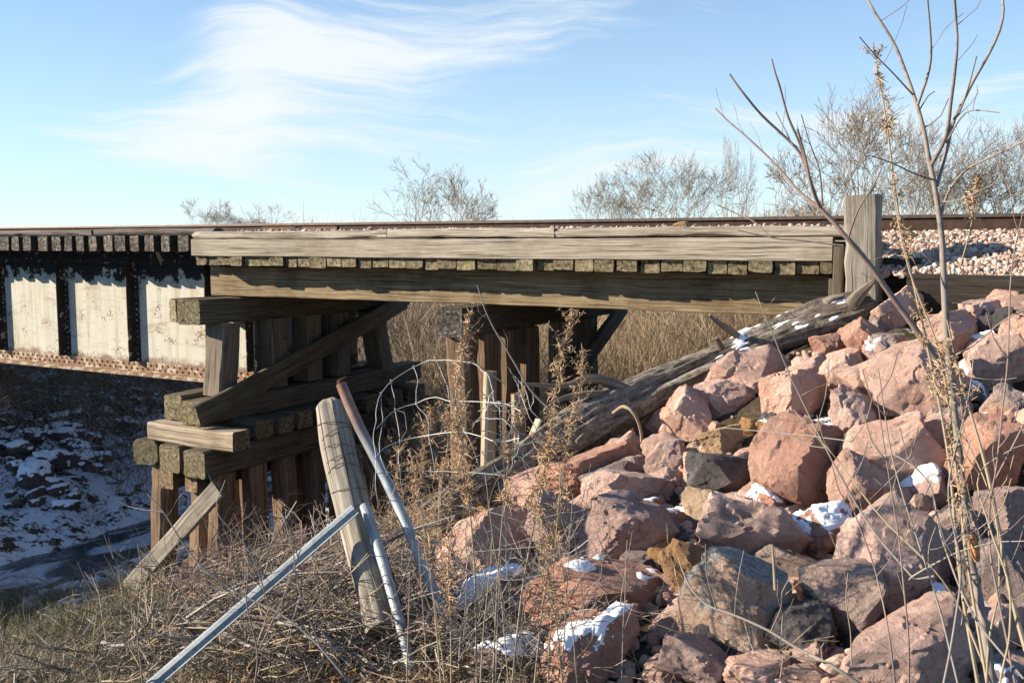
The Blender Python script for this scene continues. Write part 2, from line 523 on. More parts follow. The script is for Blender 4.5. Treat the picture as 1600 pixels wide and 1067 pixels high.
def ground_mats():
    m, t = new_mat('ground_soil')
    pos = t.n('ShaderNodeNewGeometry').outputs['Position']
    s = t.n('ShaderNodeSeparateXYZ', {0: pos})
    x, y, z = s.outputs
    n1 = t.noise(pos, 1.1, 8, .65)
    n2 = t.noise(pos, 9, 8, .7)
    n3 = t.noise(pos, 50, 5, .7)
    soil = t.ramp(n2, [(.3, (.045, .033, .022)), (.5, (.075, .056, .036)), (.7, (.15, .115, .075))])
    field = t.ramp(n2, [(.3, (.17, .13, .08)), (.7, (.34, .27, .17))])
    far = t.step(t.math('MAXIMUM', t.math('MULTIPLY', x, -1.0), y), 22.0, 30.0)
    c = t.mix(far, soil, field)
    # snow lies on the creek banks and in some pockets elsewhere
    zone = t.math('MULTIPLY', t.step(x, -9.8, -11.4), t.math('MULTIPLY', t.step(y, 19.0, 15.0), t.math('SUBTRACT', 1.0, t.math('MULTIPLY', t.step(z, -4.3, -3.7), .6))))
    sn = t.math('ADD', t.math('MULTIPLY', t.noise(pos, 2.6, 8, .68), .6), t.math('MULTIPLY', t.noise(pos, 14, 6, .7), .4))
    thr = t.math('SUBTRACT', sn, t.math('MULTIPLY', zone, .085))
    k1 = t.step(t.math('ADD', sn, t.math('MULTIPLY', zone, .115)), .565, .60)
    c = t.mix(t.math('MULTIPLY', k1, t.math('SUBTRACT', 1.0, far)), c, (.74, .77, .82))
    h = t.math('ADD', n2, t.math('ADD', t.math('MULTIPLY', n3, .4), t.math('MULTIPLY', k1, .3)))
    finish(t, c, .95, h, .8, .05, spec=.15)
    m, t = new_mat('creek_ice')
    pos = t.n('ShaderNodeNewGeometry').outputs['Position']
    n = t.noise(t.mapping(pos, (1.3, .55, 1)), 1.2, 7, .62, .4)
    k = t.math('MULTIPLY', t.step(n, .50, .60), t.math('ADD', .35, t.math('MULTIPLY', t.noise(pos, 9, 6, .7), .9)))
    c = t.mix(k, (.03, .038, .045), (.50, .55, .62))
    rg = t.math('ADD', .12, t.math('MULTIPLY', k, .6))
    finish(t, c, rg, t.noise(pos, 12, 4, .6), .15, .01, spec=.5)
    m, t = new_mat('ballast_bed')
    pos = t.n('ShaderNodeNewGeometry').outputs['Position']
    v = t.n('ShaderNodeTexVoronoi', {'Vector': pos, 'Scale': 22.0})
    c = t.mix(.6, t.ramp(v.outputs['Distance'], [(0, (.5, .35, .28)), (.6, (.12, .08, .06))]), (.30, .20, .16))
    finish(t, c, .9, t.math('MULTIPLY', v.outputs['Distance'], -1.0), .8, .04)


ground_mats()
M = MATS

# ------------------------------------------------------------------ terrain
px_ = np.array([-300, -60, -24.5, -19.5, -18.1, -16.6, -15.0, -14.0, -13.3, -12.6, -12.2, -10.0, -8.7, -5.8, -3, 0, 60, 300])
pz_ = np.array([-.9, -.3, .15, -2.85, -3.30, -3.83, -4.52, -4.91, -5.4, -5.1, -4.88, -4.72, -4.25, -2.95, -2.3, -1.95, -1.6, -1.6])  # far bank's hidden crest is steepened so it shades bank and creek
CTRL = []
for (a, b, r_) in [(1550, 1060, 4.0), (1550, 800, 5.5), (1550, 620, 7.2), (1550, 500, 8.6), (1300, 1060, 4.2), (1300, 820, 5.9), (1300, 650, 7.7),
                   (1420, 515, 8.7), (1050, 1060, 4.5), (1050, 860, 6.1), (1050, 700, 7.9), (800, 1060, 4.6), (820, 880, 6.3), (720, 850, 7.0),
                   (900, 760, 7.5), (600, 985, 5.2), (400, 1067, 5.1), (300, 1020, 7.3), (480, 965, 7.0), (0, 1067, 6.3), (110, 965, 8.6), (200, 990, 9.0), (380, 960, 8.6), (300, 960, 10.5),
                   (0, 985, 8.2), (60, 940, 10.0), (170, 930, 11.2), (690, 775, 10.0), (1100, 640, 8.8)]:
    p = P(a, b, r=r_)
    CTRL.append((p.x, p.y, p.z))
CTRL += [(0, 0, -1.65), (-1, 1, -1.7), (1.5, 1, -1.6), (-3, 0, -2.1), (1.5, 4, -1.7), (-12.5, 7.8, -4.93), (-12.3, 9.5, -4.9), (-10, 4, -4.3), (-7, 0, -3.4), (-10, 7.8, -4.75), (-9.6, 8.8, -4.6)]
CTRL = np.array(CTRL)


def base_h(x, y):
    p = np.interp(x, px_, pz_)
    dx = np.maximum(0, -1.5 - x)
    dy = np.where(y < 9.05, 9.05 - y, np.maximum(0, y - 13.6) * 1.4)
    d = np.sqrt((.52 * dx) ** 2 + (.30 * dy) ** 2)
    e = -.52 - d
    ins = (x > -1.55) & (y > 9.3) & (y < 13.6)
    e = np.where(ins, -.18, e)
    k = 6.0
    return np.log(np.exp(k * p) + np.exp(k * e)) / k * (1 - ins) + np.where(ins, -.18, 0)


CB = CTRL[:, 2] - base_h(CTRL[:, 0], CTRL[:, 1])


def H(x, y, detail=True):
    x = np.asarray(x, float)
    y = np.asarray(y, float)
    sh = x.shape
    x, y = x.ravel(), y.ravel()
    h = base_h(x, y)
    # unseen rise added to the far bank, outside the picture, to shade the creek
    h = h + 1.6 * sstep(9, 3, y) * sstep(-19.5, -24, x) * sstep(-60, -40, x)
    w = np.zeros_like(x)
    s = np.zeros_like(x)
    for (cx, cy, _), rr in zip(CTRL, CB):
        g = np.exp(-((x - cx) ** 2 + (y - cy) ** 2) / (2 * 1.15 ** 2))
        w += g
        s += g * rr
    res = s / (w + .12)
    res = res * np.where((y > 9.05) & (x > -1.5), 0, 1)
    h = h + res
    if detail:
        p = np.stack([x, y, np.zeros_like(x)], 1)
        amp = np.where((y > 9.0) & (y < 13.6) & (x > -1.5), .0, 1.0)
        h = h + amp * (.07 * fbm(p * 1.1, 3, 3) + .035 * fbm(p * 4.5, 3, 9))
    return h.reshape(sh)


def hit(px, py, off=0.0, rmin=2.2, rmax=60):
    d = ray(px, py)
    k = math.hypot(d.x, d.y)
    rr = np.arange(rmin, rmax, .03)
    X, Y, Z = rr * d.x / k, rr * d.y / k, rr * d.z / k
    g = H(X, Y, False) + off
    idx = np.nonzero(Z < g)[0]
    i = idx[0] if len(idx) else len(rr) - 1
    return Vector((X[i], Y[i], Z[i]))


def axis(lo, hi, fine, far):
    a = list(np.arange(lo, hi + 1e-6, fine))
    s = fine
    v = lo
    left = []
    while v > -far:
        s *= 1.22
        v -= s
        left.append(v)
    right = []
    s = fine
    v = hi
    while v < far:
        s *= 1.22
        v += s
        right.append(v)
    return np.array(left[::-1] + a + right)


gx = axis(-17.5, 2.5, .075, 1500)
gy = axis(1.5, 15.5, .075, 1500)
GX, GY = np.meshgrid(gx, gy)
GZ = H(GX, GY)
far_d = np.maximum(np.abs(GX), np.abs(GY))
GZ = GZ + np.where(far_d > 40, .25 * np.sin(GX * .03) * np.cos(GY * .021), 0)
nx, ny = len(gx), len(gy)
V = np.stack([GX.ravel(), GY.ravel(), GZ.ravel()], 1)
ii = (np.arange(ny - 1)[:, None] * nx + np.arange(nx - 1)[None, :]).ravel()
F = np.stack([ii, ii + 1, ii + nx + 1, ii + nx], 1)
tag(link('ground', mesh_np('ground', V, F, M['ground_soil'], smooth=True)), kind='structure')
# creek ice sheet follows the channel only
cy = np.linspace(-40, 70, 60)
V, F = [], []
for y_ in cy:
    V += [(-14.9, y_, -4.93), (-11.4, y_, -4.93)]
for i in range(len(cy) - 1):
    F.append((2 * i, 2 * i + 1, 2 * i + 3, 2 * i + 2))
tag(link('creek', mesh_np('creek', np.array(V), F, M['creek_ice'])), kind='structure')

# ------------------------------------------------------------------ builders


def orient(p0, p1, up):
    L = (p1 - p0)
    ln = L.length
    L = L / ln
    S = L.cross(up)
    if S.length < 1e-4:
        S = L.cross(Vector((0, 1, 0)))
    S.normalize()
    U = S.cross(L).normalized()
    return L, S, U, ln


def beam(name, p0, p1, w, h, mat, end=None, parent=None, up=(0, 0, 1), bev=.014, wob=.006, skew0=0., skew1=0., seg=.14, chip=.0):
    """squared timber: w across, h up. The mesh's grain runs along its UV u"""
    p0, p1 = Vector(p0), Vector(p1)
    L, S, U, ln = orient(p0, p1, Vector(up))
    a, b = w / 2, h / 2
    prof = []

    def side(x0, y0, x1, y1, k=3):
        for i in range(k):
            t = i / k
            prof.append((x0 + (x1 - x0) * t, y0 + (y1 - y0) * t))
    side(-a + bev, -b, a - bev, -b)
    side(a - bev, -b, a, -b + bev, 1)
    side(a, -b + bev, a, b - bev)
    side(a, b - bev, a - bev, b, 1)
    side(a - bev, b, -a + bev, b)
    side(-a + bev, b, -a, b - bev, 1)
    side(-a, b - bev, -a, -b + bev)
    side(-a, -b + bev, -a + bev, -b, 1)
    prof.append(prof[0])
    k = len(prof)
    n = max(2, int(ln / seg) + 1)
    seed = random.uniform(0, 90)
    pr = np.array(prof)
    per = np.concatenate([[0], np.cumsum(np.hypot(*np.diff(pr, axis=0).T))])
    u = np.linspace(0, ln, n)
    UU, KK = np.meshgrid(u, np.arange(k), indexing='ij')
    s_ = pr[KK.ravel(), 0]
    t_ = pr[KK.ravel(), 1]
    uu = UU.ravel().copy()
    e0 = np.clip(1 - uu / min(ln * .5, .5), 0, 1)
    e1 = np.clip(1 - (ln - uu) / min(ln * .5, .5), 0, 1)
    uu2 = uu + e0 * skew0 * s_ + e1 * skew1 * s_
    q = np.stack([uu * 2.2 + seed, s_ * 9, t_ * 9], 1)
    q2 = np.stack([uu * 9 + seed, s_ * 14, t_ * 14], 1)
    ds = wob * fbm(q, 2, 1) + wob * .5 * vnoise(q2, 5)
    dt = wob * fbm(q, 2, 7) + wob * .5 * vnoise(q2, 8)
    bow = wob * 1.4 * np.sin(uu / max(ln, .1) * math.pi) * (1 if seed > 45 else -1)
    if chip > 0:
        c = chip * np.clip(fbm(q2 * .6, 2, 4), 0, 1)
        corner = np.minimum(np.abs(np.abs(s_) - a), 99) + np.minimum(np.abs(np.abs(t_) - b), 99)
        c = c * (corner < bev * 1.3)
        ds = ds - np.sign(s_) * c
        dt = dt - np.sign(t_) * c
    pos = np.outer(uu2, L) + np.outer(s_ + ds, S) + np.outer(t_ + dt + bow, U) + np.array(p0)
    uv = np.stack([uu, per[KK.ravel()]], 1)
    F, MI = [], []
    for i in range(n - 1):
        for j in range(k - 1):
            F.append((i * k + j, i * k + j + 1, (i + 1) * k + j + 1, (i + 1) * k + j))
            MI.append(0)
    base = len(pos)
    V = [pos]
    UVs = [uv]
    for (row, flip) in ((0, True), (n - 1, False)):
        ringp = pos[row * k:row * k + k - 1]
        ringu = pr[:-1]
        cen = ringp.mean(0)
        depth = (-1 if flip else 1)
        V.append(ringp)
        UVs.append(ringu)
        V.append(cen[None] + np.array(L)[None] * depth * -.006)
        UVs.append(np.zeros((1, 2)))
        m_ = k - 1
        for j in range(m_):
            f = (base + j, base + (j + 1) % m_, base + m_)
            F.append(f[::-1] if flip else f)
            MI.append(1 if end else 0)
        base += m_ + 1
    me = mesh_np(name, np.concatenate(V), F, [M[mat]] + ([M[end]] if end else []), UV=np.concatenate(UVs), MI=MI, smooth=True, sharp=24)
    o = link(name, me)
    if parent is not None:
        o.parent = parent
        o.matrix_parent_inverse = Matrix.Translation(-Vector(parent.location))
    return o


def bX(name, x0, x1, y0, y1, z0, z1, mat, end, parent, **k):
    return beam(name, (x0, (y0 + y1) / 2, (z0 + z1) / 2), (x1, (y0 + y1) / 2, (z0 + z1) / 2), y1 - y0, z1 - z0, mat, end, parent, **k)


def bY(name, x0, x1, y0, y1, z0, z1, mat, end, parent, **k):
    return beam(name, ((x0 + x1) / 2, y0, (z0 + z1) / 2), ((x0 + x1) / 2, y1, (z0 + z1) / 2), x1 - x0, z1 - z0, mat, end, parent, **k)


def smooth_path(pts, rad, step):
    """Catmull-Rom through the points, radii interpolated"""
    pts = [np.array(p, float) for p in pts]
    P_ = [2 * pts[0] - pts[1]] + pts + [2 * pts[-1] - pts[-2]]
    out, rr = [], []
    for i in range(len(pts) - 1):
        a, b, c, d = P_[i:i + 4]
        n = max(1, int(np.linalg.norm(c - b) / step))
        for k in range(n):
            t = k / n
            out.append(.5 * ((2 * b) + (-a + c) * t + (2 * a - 5 * b + 4 * c - d) * t * t + (-a + 3 * b - 3 * c + d) * t ** 3))
            rr.append(rad[i] * (1 - t) + rad[i + 1] * t)
    out.append(pts[-1])
    rr.append(rad[-1])
    return np.array(out), np.array(rr)


def tube_arrays(pts, rad, sides=8, cap=True, disp=None):
    pts = np.asarray(pts, float)
    n = len(pts)
    T = np.gradient(pts, axis=0)
    T /= np.linalg.norm(T, axis=1)[:, None] + 1e-9
    ref = np.array([0.0, 0, 1]) if abs(T[0][2]) < .9 else np.array([1.0, 0, 0])
    N = np.cross(T[0], ref)
    N /= np.linalg.norm(N)
    Ns = []
    for t in T:
        N = N - t * np.dot(N, t)
        N /= np.linalg.norm(N) + 1e-9
        Ns.append(N.copy())
    Ns = np.array(Ns)
    B = np.cross(T, Ns)
    ang = np.linspace(0, 2 * math.pi, sides + 1)
    s = np.concatenate([[0], np.cumsum(np.linalg.norm(np.diff(pts, axis=0), axis=1))])
    r = np.repeat(np.asarray(rad)[:, None], sides + 1, 1)
    if disp is not None:
        r = r * (1 + disp(s[:, None] + 0 * ang[None], np.repeat(ang[None], n, 0)))
    V = pts[:, None] + r[..., None] * (np.cos(ang)[None, :, None] * Ns[:, None] + np.sin(ang)[None, :, None] * B[:, None])
    UV = np.stack([np.repeat(s[:, None], sides + 1, 1), ang[None] * np.asarray(rad).mean() + 0 * s[:, None]], 2)
    V = V.reshape(-1, 3)
    UV = UV.reshape(-1, 2)
    k = sides + 1
    F = [(i * k + j, (i + 1) * k + j, (i + 1) * k + j + 1, i * k + j + 1)[::-1] for i in range(n - 1) for j in range(sides)]
    MI = [0] * len(F)
    if cap:
        base = len(V)
        for row, fl in ((0, 0), (n - 1, 1)):
            ring = V[row * k:row * k + sides]
            cen = ring.mean(0)
            V = np.concatenate([V, ring, cen[None]])
            rr_ = rad[row]
            UV = np.concatenate([UV, np.stack([np.cos(ang[:-1]), np.sin(ang[:-1])], 1) * rr_, [[0, 0]]])
            for j in range(sides):
                f = (base + j, base + (j + 1) % sides, base + sides)
                F.append(f if fl else f[::-1])
                MI.append(1)
            base += sides + 1
    return V, F, UV, MI


def grooves(seed, amp=.06, k=3.0, lng=1.0):
    def f(s, a):
        q = np.stack([(s * lng + seed).ravel(), (np.cos(a) * k).ravel() + seed, (np.sin(a) * k).ravel()], 1)
        return (amp * fbm(q, 3, 2)).reshape(s.shape)
    return f


def tube(name, pts, rad, mat, end=None, parent=None, sides=10, step=.12, amp=.05, k=3.0, lng=1.0, smooth=True):
    p, r = smooth_path(pts, rad, step)
    V, F, UV, MI = tube_arrays(p, r, sides, disp=grooves(random.uniform(0, 50), amp, k, lng) if amp else None)
    me = mesh_np(name, V, F, [M[mat], M[end or mat]], UV=UV, MI=MI, smooth=smooth, sharp=50)
    o = link(name, me)
    if parent is not None:
        o.parent = parent
        o.matrix_parent_inverse = Matrix.Translation(-Vector(parent.location))
    return o


def put(o, parent):
    o.parent = parent
    o.matrix_parent_inverse = Matrix.Translation(-Vector(parent.location))
    return o


class Acc:
    """collects many pieces into one mesh"""
    def __init__(s):
        s.V, s.F, s.n = [], {3: [], 4: []}, 0

    def add(s, V, F):
        V = np.asarray(V, float)
        F = np.asarray(F)
        s.V.append(V)
        s.F[F.shape[1]].append(F + s.n)
        s.n += len(V)

    def segs(s, A, B, ra, rb, sides=3):
        """straight tapered prisms, vectorised"""
        A, B = np.asarray(A, float), np.asarray(B, float)
        m = len(A)
        if m == 0:
            return
        ra = np.broadcast_to(np.asarray(ra, float), (m,))
        rb = np.broadcast_to(np.asarray(rb, float), (m,))
        T = B - A
        T /= np.linalg.norm(T, axis=1)[:, None] + 1e-9
        ref = np.where(np.abs(T[:, 2:3]) < .9, np.array([[0., 0, 1]]), np.array([[1., 0, 0]]))
        N = np.cross(T, ref)
        N /= np.linalg.norm(N, axis=1)[:, None] + 1e-9
        Bn = np.cross(T, N)
        ang = np.arange(sides) * 2 * math.pi / sides
        c, s_ = np.cos(ang), np.sin(ang)
        off = c[None, :, None] * N[:, None] + s_[None, :, None] * Bn[:, None]
        V = np.concatenate([A[:, None] + off * ra[:, None, None], B[:, None] + off * rb[:, None, None]], 1)
        idx = np.arange(sides)
        f = np.stack([idx, (idx + 1) % sides, (idx + 1) % sides + sides, idx + sides], 1)
        F = (np.arange(m)[:, None, None] * (2 * sides) + f[None]).reshape(-1, 4)
        s.add(V.reshape(-1, 3), F)

    def ribbons(s, A, D, ln, w, bend, segs=3, side=None):
        """leaf blades rising from A along D, falling over with bend"""
        m = len(A)
        D = D / (np.linalg.norm(D, axis=1)[:, None] + 1e-9)
        if side is None:
            az = rng.uniform(0, 2 * math.pi, m)
            side = np.stack([np.cos(az), np.sin(az), np.zeros(m)], 1)
        out = []
        pos = A.copy()
        d = D.copy()
        for k in range(segs + 1):
            ww = (w * (1 - k / segs) * .5 + .0006)[:, None]
            out.append(pos - side * ww)
            out.append(pos + side * ww)
            d = d + bend * (k + 1) / segs
            d /= np.linalg.norm(d, axis=1)[:, None] + 1e-9
            pos = pos + d * (ln / segs)[:, None]
        V = np.stack(out, 1)
        f = []
        for k in range(segs):
            f.append((2 * k, 2 * k + 1, 2 * k + 3, 2 * k + 2))
        F = (np.arange(m)[:, None, None] * (2 * (segs + 1)) + np.array(f)[None]).reshape(-1, 4)
        s.add(V.reshape(-1, 3), F)

    def chain(s, pts, rad, step=None, sides=4):
        if step:
            pts, rad = smooth_path(pts, rad, step)
        pts = np.asarray(pts, float)
        rad = np.asarray(rad, float)
        V, F, UV, MI = tube_arrays(pts, rad, sides, cap=False)
        s.add(V, np.array(F))

    def build(s, name, mat, parent=None, smooth=False, loc=None):
        V = np.concatenate(s.V)
        F4 = np.concatenate(s.F[4]) if s.F[4] else None
        F3 = np.concatenate(s.F[3]) if s.F[3] else None
        if F4 is not None and F3 is not None:
            F = F4.tolist() + F3.tolist()
        else:
            F = F4 if F4 is not None else F3
        if loc is not None:
            V = V - np.array(loc)
        me = mesh_np(name, V, F, M[mat], smooth=smooth)
        o = link(name, me)
        if loc is not None:
            o.location = loc
        if parent is not None:
            put(o, parent)
        return o


def box_arr(x0, x1, y0, y1, z0, z1):
    V = [(x, y, z) for x in (x0, x1) for y in (y0, y1) for z in (z0, z1)]
    F = [(0, 1, 3, 2), (4, 6, 7, 5), (0, 4, 5, 1), (2, 3, 7, 6), (0, 2, 6, 4), (1, 5, 7, 3)]
    return np.array(V, float), np.array(F)


def plate(name, x0, x1, y0, y1, z0, z1, mat, parent):
    a = Acc()
    a.add(*box_arr(x0, x1, y0, y1, z0, z1))
    return a.build(name, mat, parent)


def ico(sub):
    import bmesh
    bm = bmesh.new()
    bmesh.ops.create_icosphere(bm, subdivisions=sub, radius=1)
    V = np.array([v.co[:] for v in bm.verts])
    F = np.array([[v.index for v in f.verts] for f in bm.faces])
    bm.free()
    return V, F


ICO = {k: ico(k) for k in (1, 2, 3, 4, 5, 6)}

# ------------------------------------------------------------------ the steel girder span
GWY = 9.98
span = thing('girder_span', 'white painted riveted steel girder span peeling to rust, carrying dark tie ends', 'girder bridge', (-13, 10, -2))
GX0, GX1 = -24.0, -9.75
for k, yw in enumerate((GWY, 12.3)):
    g = Acc()
    g.add(*box_arr(GX0, GX1, yw, yw + .014, -1.955, -.13))
    web = g.build('girder_web', 'girder_paint', span)
    a = Acc()
    a.add(*box_arr(GX0, -10.32, yw - .17, yw + .18, -.128, -.104))
    a.add(*box_arr(GX0, -10.32, yw - .15, yw + .16, -.147, -.1281))
    a.add(*box_arr(GX0, -10.32, yw - .016, yw - .001, -.30, -.1471))
    a.build('top_flange', 'girder_dark', span)
    a = Acc()
    a.add(*box_arr(GX0, GX1, yw - .17, yw + .18, -1.985, -1.958))
    a.add(*box_arr(GX0, GX1, yw - .15, yw - .001, -1.9575, -1.94))
    a.add(*box_arr(GX0, GX1, yw - .016, yw - .001, -1.9399, -1.79))
    bf = a.build('bottom_flange', 'girder_rust', span)
    sv, sf = ICO[2]
    half = sv * .017
    if k == 0:
        rv = Acc()
        x = GX0 + .05
        j = 0
        while x < GX1 - .03:
            rv.add(half + np.array([x, yw - .018, -1.83 if j % 2 else -1.895]), sf)
            x += .062
            j += 1
        r_ = rv.build('rivets', 'girder_rust', None, smooth=True)
        r_.parent = bf
        r_['kind'] = 'stuff'
    for sx in np.arange(-23.73, -10, 1.65):
        a = Acc()
        a.add(*box_arr(sx - .006, sx + .006, yw - .15, yw - .0165, -1.789, -.301))
        a.add(*box_arr(sx + .0061, sx + .10, yw - .0165, yw - .001, -1.789, -.301))
        st = a.build('stiffener', 'girder_dark', span)
        if k == 0:
            rv = Acc()
            for zz in np.arange(-1.75, -.33, .085):
                rv.add(half * .9 + np.array([sx + .055, yw - .018, zz]), sf)
            rv.build('rivet_row', 'girder_rust', None, smooth=True).parent = st
a = Acc()
a.add(*box_arr(GX1 - .09, GX1 - .0, GWY - .0165, GWY - .001, -1.789, -.301))
a.add(*box_arr(GX1 - .012, GX1 - .001, GWY - .14, GWY - .017, -1.789, -.74))
st = a.build('stiffener', 'girder_dark', span)
rv = Acc()
for zz in np.arange(-1.75, -.75, .085):
    rv.add(half * .95 + np.array([GX1 - .05, GWY - .018, zz]), sf)
rv.build('rivet_row', 'girder_rust', None, smooth=True).parent = st
# cross frames between the girders
for sx in np.arange(-22.0, -10, 3.3):
    a = Acc()
    a.segs([(sx, GWY + .02, -1.85), (sx, GWY + .02, -.3)], [(sx, 12.28, -.3), (sx, 12.28, -1.85)], .035, .035, 4)
    a.build('cross_frame', 'girder_dark', span)
# ties of the open deck
x = -20.1
while x < -10.28:
    w_ = random.uniform(.185, .215)
    y0 = 9.30 + random.uniform(-.03, .035)
    bY('tie', x, x + w_, y0, 13.1, -.102, .118, 'wood_black', 'end_tar', span, wob=.006, chip=.012, bev=.01, skew0=random.uniform(-.12, .12), seg=.3)
    x += .305 + random.uniform(-.02, .02)
bX('guard_timber', -20.2, -12.32, 9.37, 9.57, .120, .205, 'wood_guard', 'end_tar', span, chip=.02)
bX('guard_timber', -12.27, -9.85, 9.37, 9.57, .124, .212, 'wood_guard', 'end_tar', span, chip=.02)
bX('guard_timber', -20.2, -9.85, 12.85, 13.0, .120, .205, 'wood_guard', 'end_tar', span)
sp = Acc()
q = [P(243, 391, Y=9.55), P(247, 397, Y=9.6), P(250, 406, Y=9.65), P(252, 415, Y=9.7)]
sp.chain([tuple(v) for v in q], [.012, .03, .02, .004], .03, 5)
sp.build('torn_splinter', 'wood_light', span)

# ------------------------------------------------------------------ rails
for yy, nm in ((10.45, 'brown steel rail nearest the camera running along the whole deck'), (11.93, 'farther steel rail of the track, mostly hidden behind the near rail')):
    rl = thing('rail', nm, 'rail', (-5, yy, .12))
    prof = [(-.066, 0), (.066, 0), (.066, .012), (.012, .03), (.010, .125), (.036, .138), (.036, .160), (.030, .170), (-.030, .170), (-.036, .160), (-.036, .138), (-.010, .125), (-.012, .03), (-.066, .012)]
    for (z_lo, z_hi, nm2, mt) in ((0, 9, 'rail_body', 'rust_brown'),):
        V = []
        xs = np.concatenate([np.arange(-60, -20, 5), np.arange(-20, 6, .5), np.arange(6, 80, 5)])
        for xx in xs:
            V += [(xx, yy + p_[0], .122 + p_[1]) for p_ in prof]
        k = len(prof)
        F = [(i * k + j, (i + 1) * k + j, (i + 1) * k + (j + 1) % k, i * k + (j + 1) % k)[::-1] for i in range(len(xs) - 1) for j in range(k)]
        MI = [(1 if j in (5, 6, 7, 8, 9) else 0) for i in range(len(xs) - 1) for j in range(k)]
        put(link(nm2, mesh_np(nm2, np.array(V), F, [M['rust_brown'], M['rail_head']], MI=MI)), rl)
    if yy < 11:
        for bx in (-9.95, -9.2):
            plate('joint_bar', bx, bx + .62, yy - .03, yy - .012, .15, .243, 'bolt_iron', rl)
        sv, sf = ICO[2]
        for bx in np.arange(-20.0, -10.2, .61):
            a = Acc()
            a.add(sv * [.018, .018, .03] + np.array([bx, yy - .085, .15]), sf)
            a.build('rail_spike', 'bolt_iron', rl)

# ------------------------------------------------------------------ the timber ballast-deck span
tr = thing('timber_trestle_span', 'weathered timber bridge deck with long grey fascia planks above a row of mossy deck ends', 'timber bridge', (-6, 9.5, -.3))
FY = 9.30


def xat(px, Y):
    return P(px, 400, Y=Y).x


j0, j1, j2, j3 = xat(299, FY), xat(604, FY), xat(863, FY), xat(1318, FY)
xr = xat(1300, FY)
bX('fascia_plank', j0, xr, FY, FY + .13, -.160, .064, 'wood_fascia', 'end_brown', tr, wob=.004, bev=.008)
bX('curb_timber', j0 + .01, j1 - .008, FY + .012, FY + .20, .068, .168, 'wood_fascia', 'end_brown', tr, wob=.006, chip=.02)
bX('curb_timber', j1 + .008, j2 - .015, FY + .006, FY + .20, .068, .172, 'wood_fascia', 'end_brown', tr, wob=.007, chip=.03, skew1=.3)
bX('curb_timber', j2 + .02, j3, FY + .012, FY + .20, .068, .166, 'wood_fascia', 'end_brown', tr, wob=.007, chip=.03, skew0=-.2)
bX('curb_timber', j0, j3, 13.1, 13.3, -.16, .166, 'wood_fascia', 'end_brown', tr)
x = j0 + .03
while x < xr - .05:
    w_ = random.choice([.19, .21, .225, .235, .245])
    if x + w_ > xr:
        w_ = xr - x
    y0 = FY + .035 + random.uniform(-.03, .03)
    dz = random.uniform(-.014, .010)
    bY('deck_plank', x, x + w_, y0, 13.2, -.285 + dz, -.163, 'wood_cap', 'end_moss', tr, wob=.005, chip=.010, bev=.008, seg=.4, skew0=random.uniform(-.1, .1))
    x += w_ + random.uniform(.008, .026)
sx0, sx1 = xat(328, 9.72), xat(1297, 9.72)
bX('stringer', sx0, sx1, 9.72, 9.89, -.715, -.300, 'wood_stringer', 'end_brown', tr, wob=.004, bev=.008)
for yy in (10.35, 10.75, 11.6, 12.0, 12.9):
    bX('stringer', -9.6, sx1, yy, yy + .2, -.71, -.300, 'wood_cap', 'end_brown', tr, wob=.004)

# ------------------------------------------------------------------ middle bent
mb = thing('trestle_bent', 'middle trestle bent of brown squared piles under a heavy cap, behind the fallen log', 'trestle bent', (-5.9, 11, -2.8))
bY('cap', -6.10, -5.76, 9.15, 13.45, -1.06, -.722, 'wood_cap', 'end_tar', mb, bev=.02, wob=.01)
for (y0, y1, w_, m_) in ((9.30, 9.42, .30, 'wood_pile'), (9.78, 9.86, .33, 'wood_pile'), (10.28, 10.32, .33, 'wood_pile'), (10.78, 10.78, .34, 'wood_pile'), (11.95, 12.0, .32, 'wood_post'), (12.65, 12.85, .34, 'wood_post')):
    beam('pile', (-5.95, y1 + .15, -4.1), (-5.95, y0 + .15, -1.062), w_, w_, m_, 'end_brown', mb, up=(0, 1, 0), bev=.05, wob=.018)
beam('sway_brace', P(905, 575, X=-5.62), P(975, 478, X=-5.62), .09, .25, 'wood_guard', 'end_brown', mb, up=(0, 0, 1))
for (a_, b_, r_) in (((766, 580), (762, 705), .075), ((808, 615), (812, 690), .07)):
    st = tube('cut_stake', [P(a_[0], a_[1], Y=9.0), P(b_[0], b_[1] + 40, Y=9.0)], [r_, r_ * 1.2], 'wood_light', 'end_brown', None, 9, amp=.04)
    tag(st, 'pale round cut stake standing before the middle bent, ' + ('the taller one' if a_[0] < 800 else 'the shorter one on the right'), 'stake', None)
w_ = beam('broken_board', P(829, 686, Y=8.5), P(842, 655, Y=8.6), .10, .03, 'wood_light', 'end_brown', None, wob=.003)
tag(w_, 'short yellow broken board end sticking up behind the log', 'board')

# ------------------------------------------------------------------ left pier: upper bent on a timber crib on piles
pr_ = thing('timber_pier', 'tall timber pier of posts and crossed crib beams under the joint of both spans', 'bridge pier', (-9.9, 11, -4.8))
bY('cap', -10.05, -9.69, 8.93, 13.7, -1.06, -.722, 'wood_cap', 'end_moss', pr_, bev=.03, wob=.012, skew0=.15)
bY('cap', -10.38, -10.08, 8.98, 13.3, -1.045, -.74, 'wood_cap', 'end_moss', pr_, bev=.04, wob=.014, skew0=-.5)
for (yt, yb, m_) in ((9.47, 9.36, 'wood_post'), (10.40, 10.38, 'wood_post'), (11.15, 11.15, 'wood_post'), (11.8, 11.82, 'wood_post'), (12.72, 12.98, 'wood_post')):
    beam('post', (-9.80, yb, -2.055), (-9.80, yt, -1.062), .33, .32, m_, 'end_brown', pr_, up=(0, 1, 0), bev=.02, wob=.01)
beam('sway_brace', P(306, 652, X=-9.53), P(632, 470, X=-9.53), .085, .29, 'wood_cap', 'end_moss', pr_, up=(0, 0, 1), wob=.008, skew1=0)
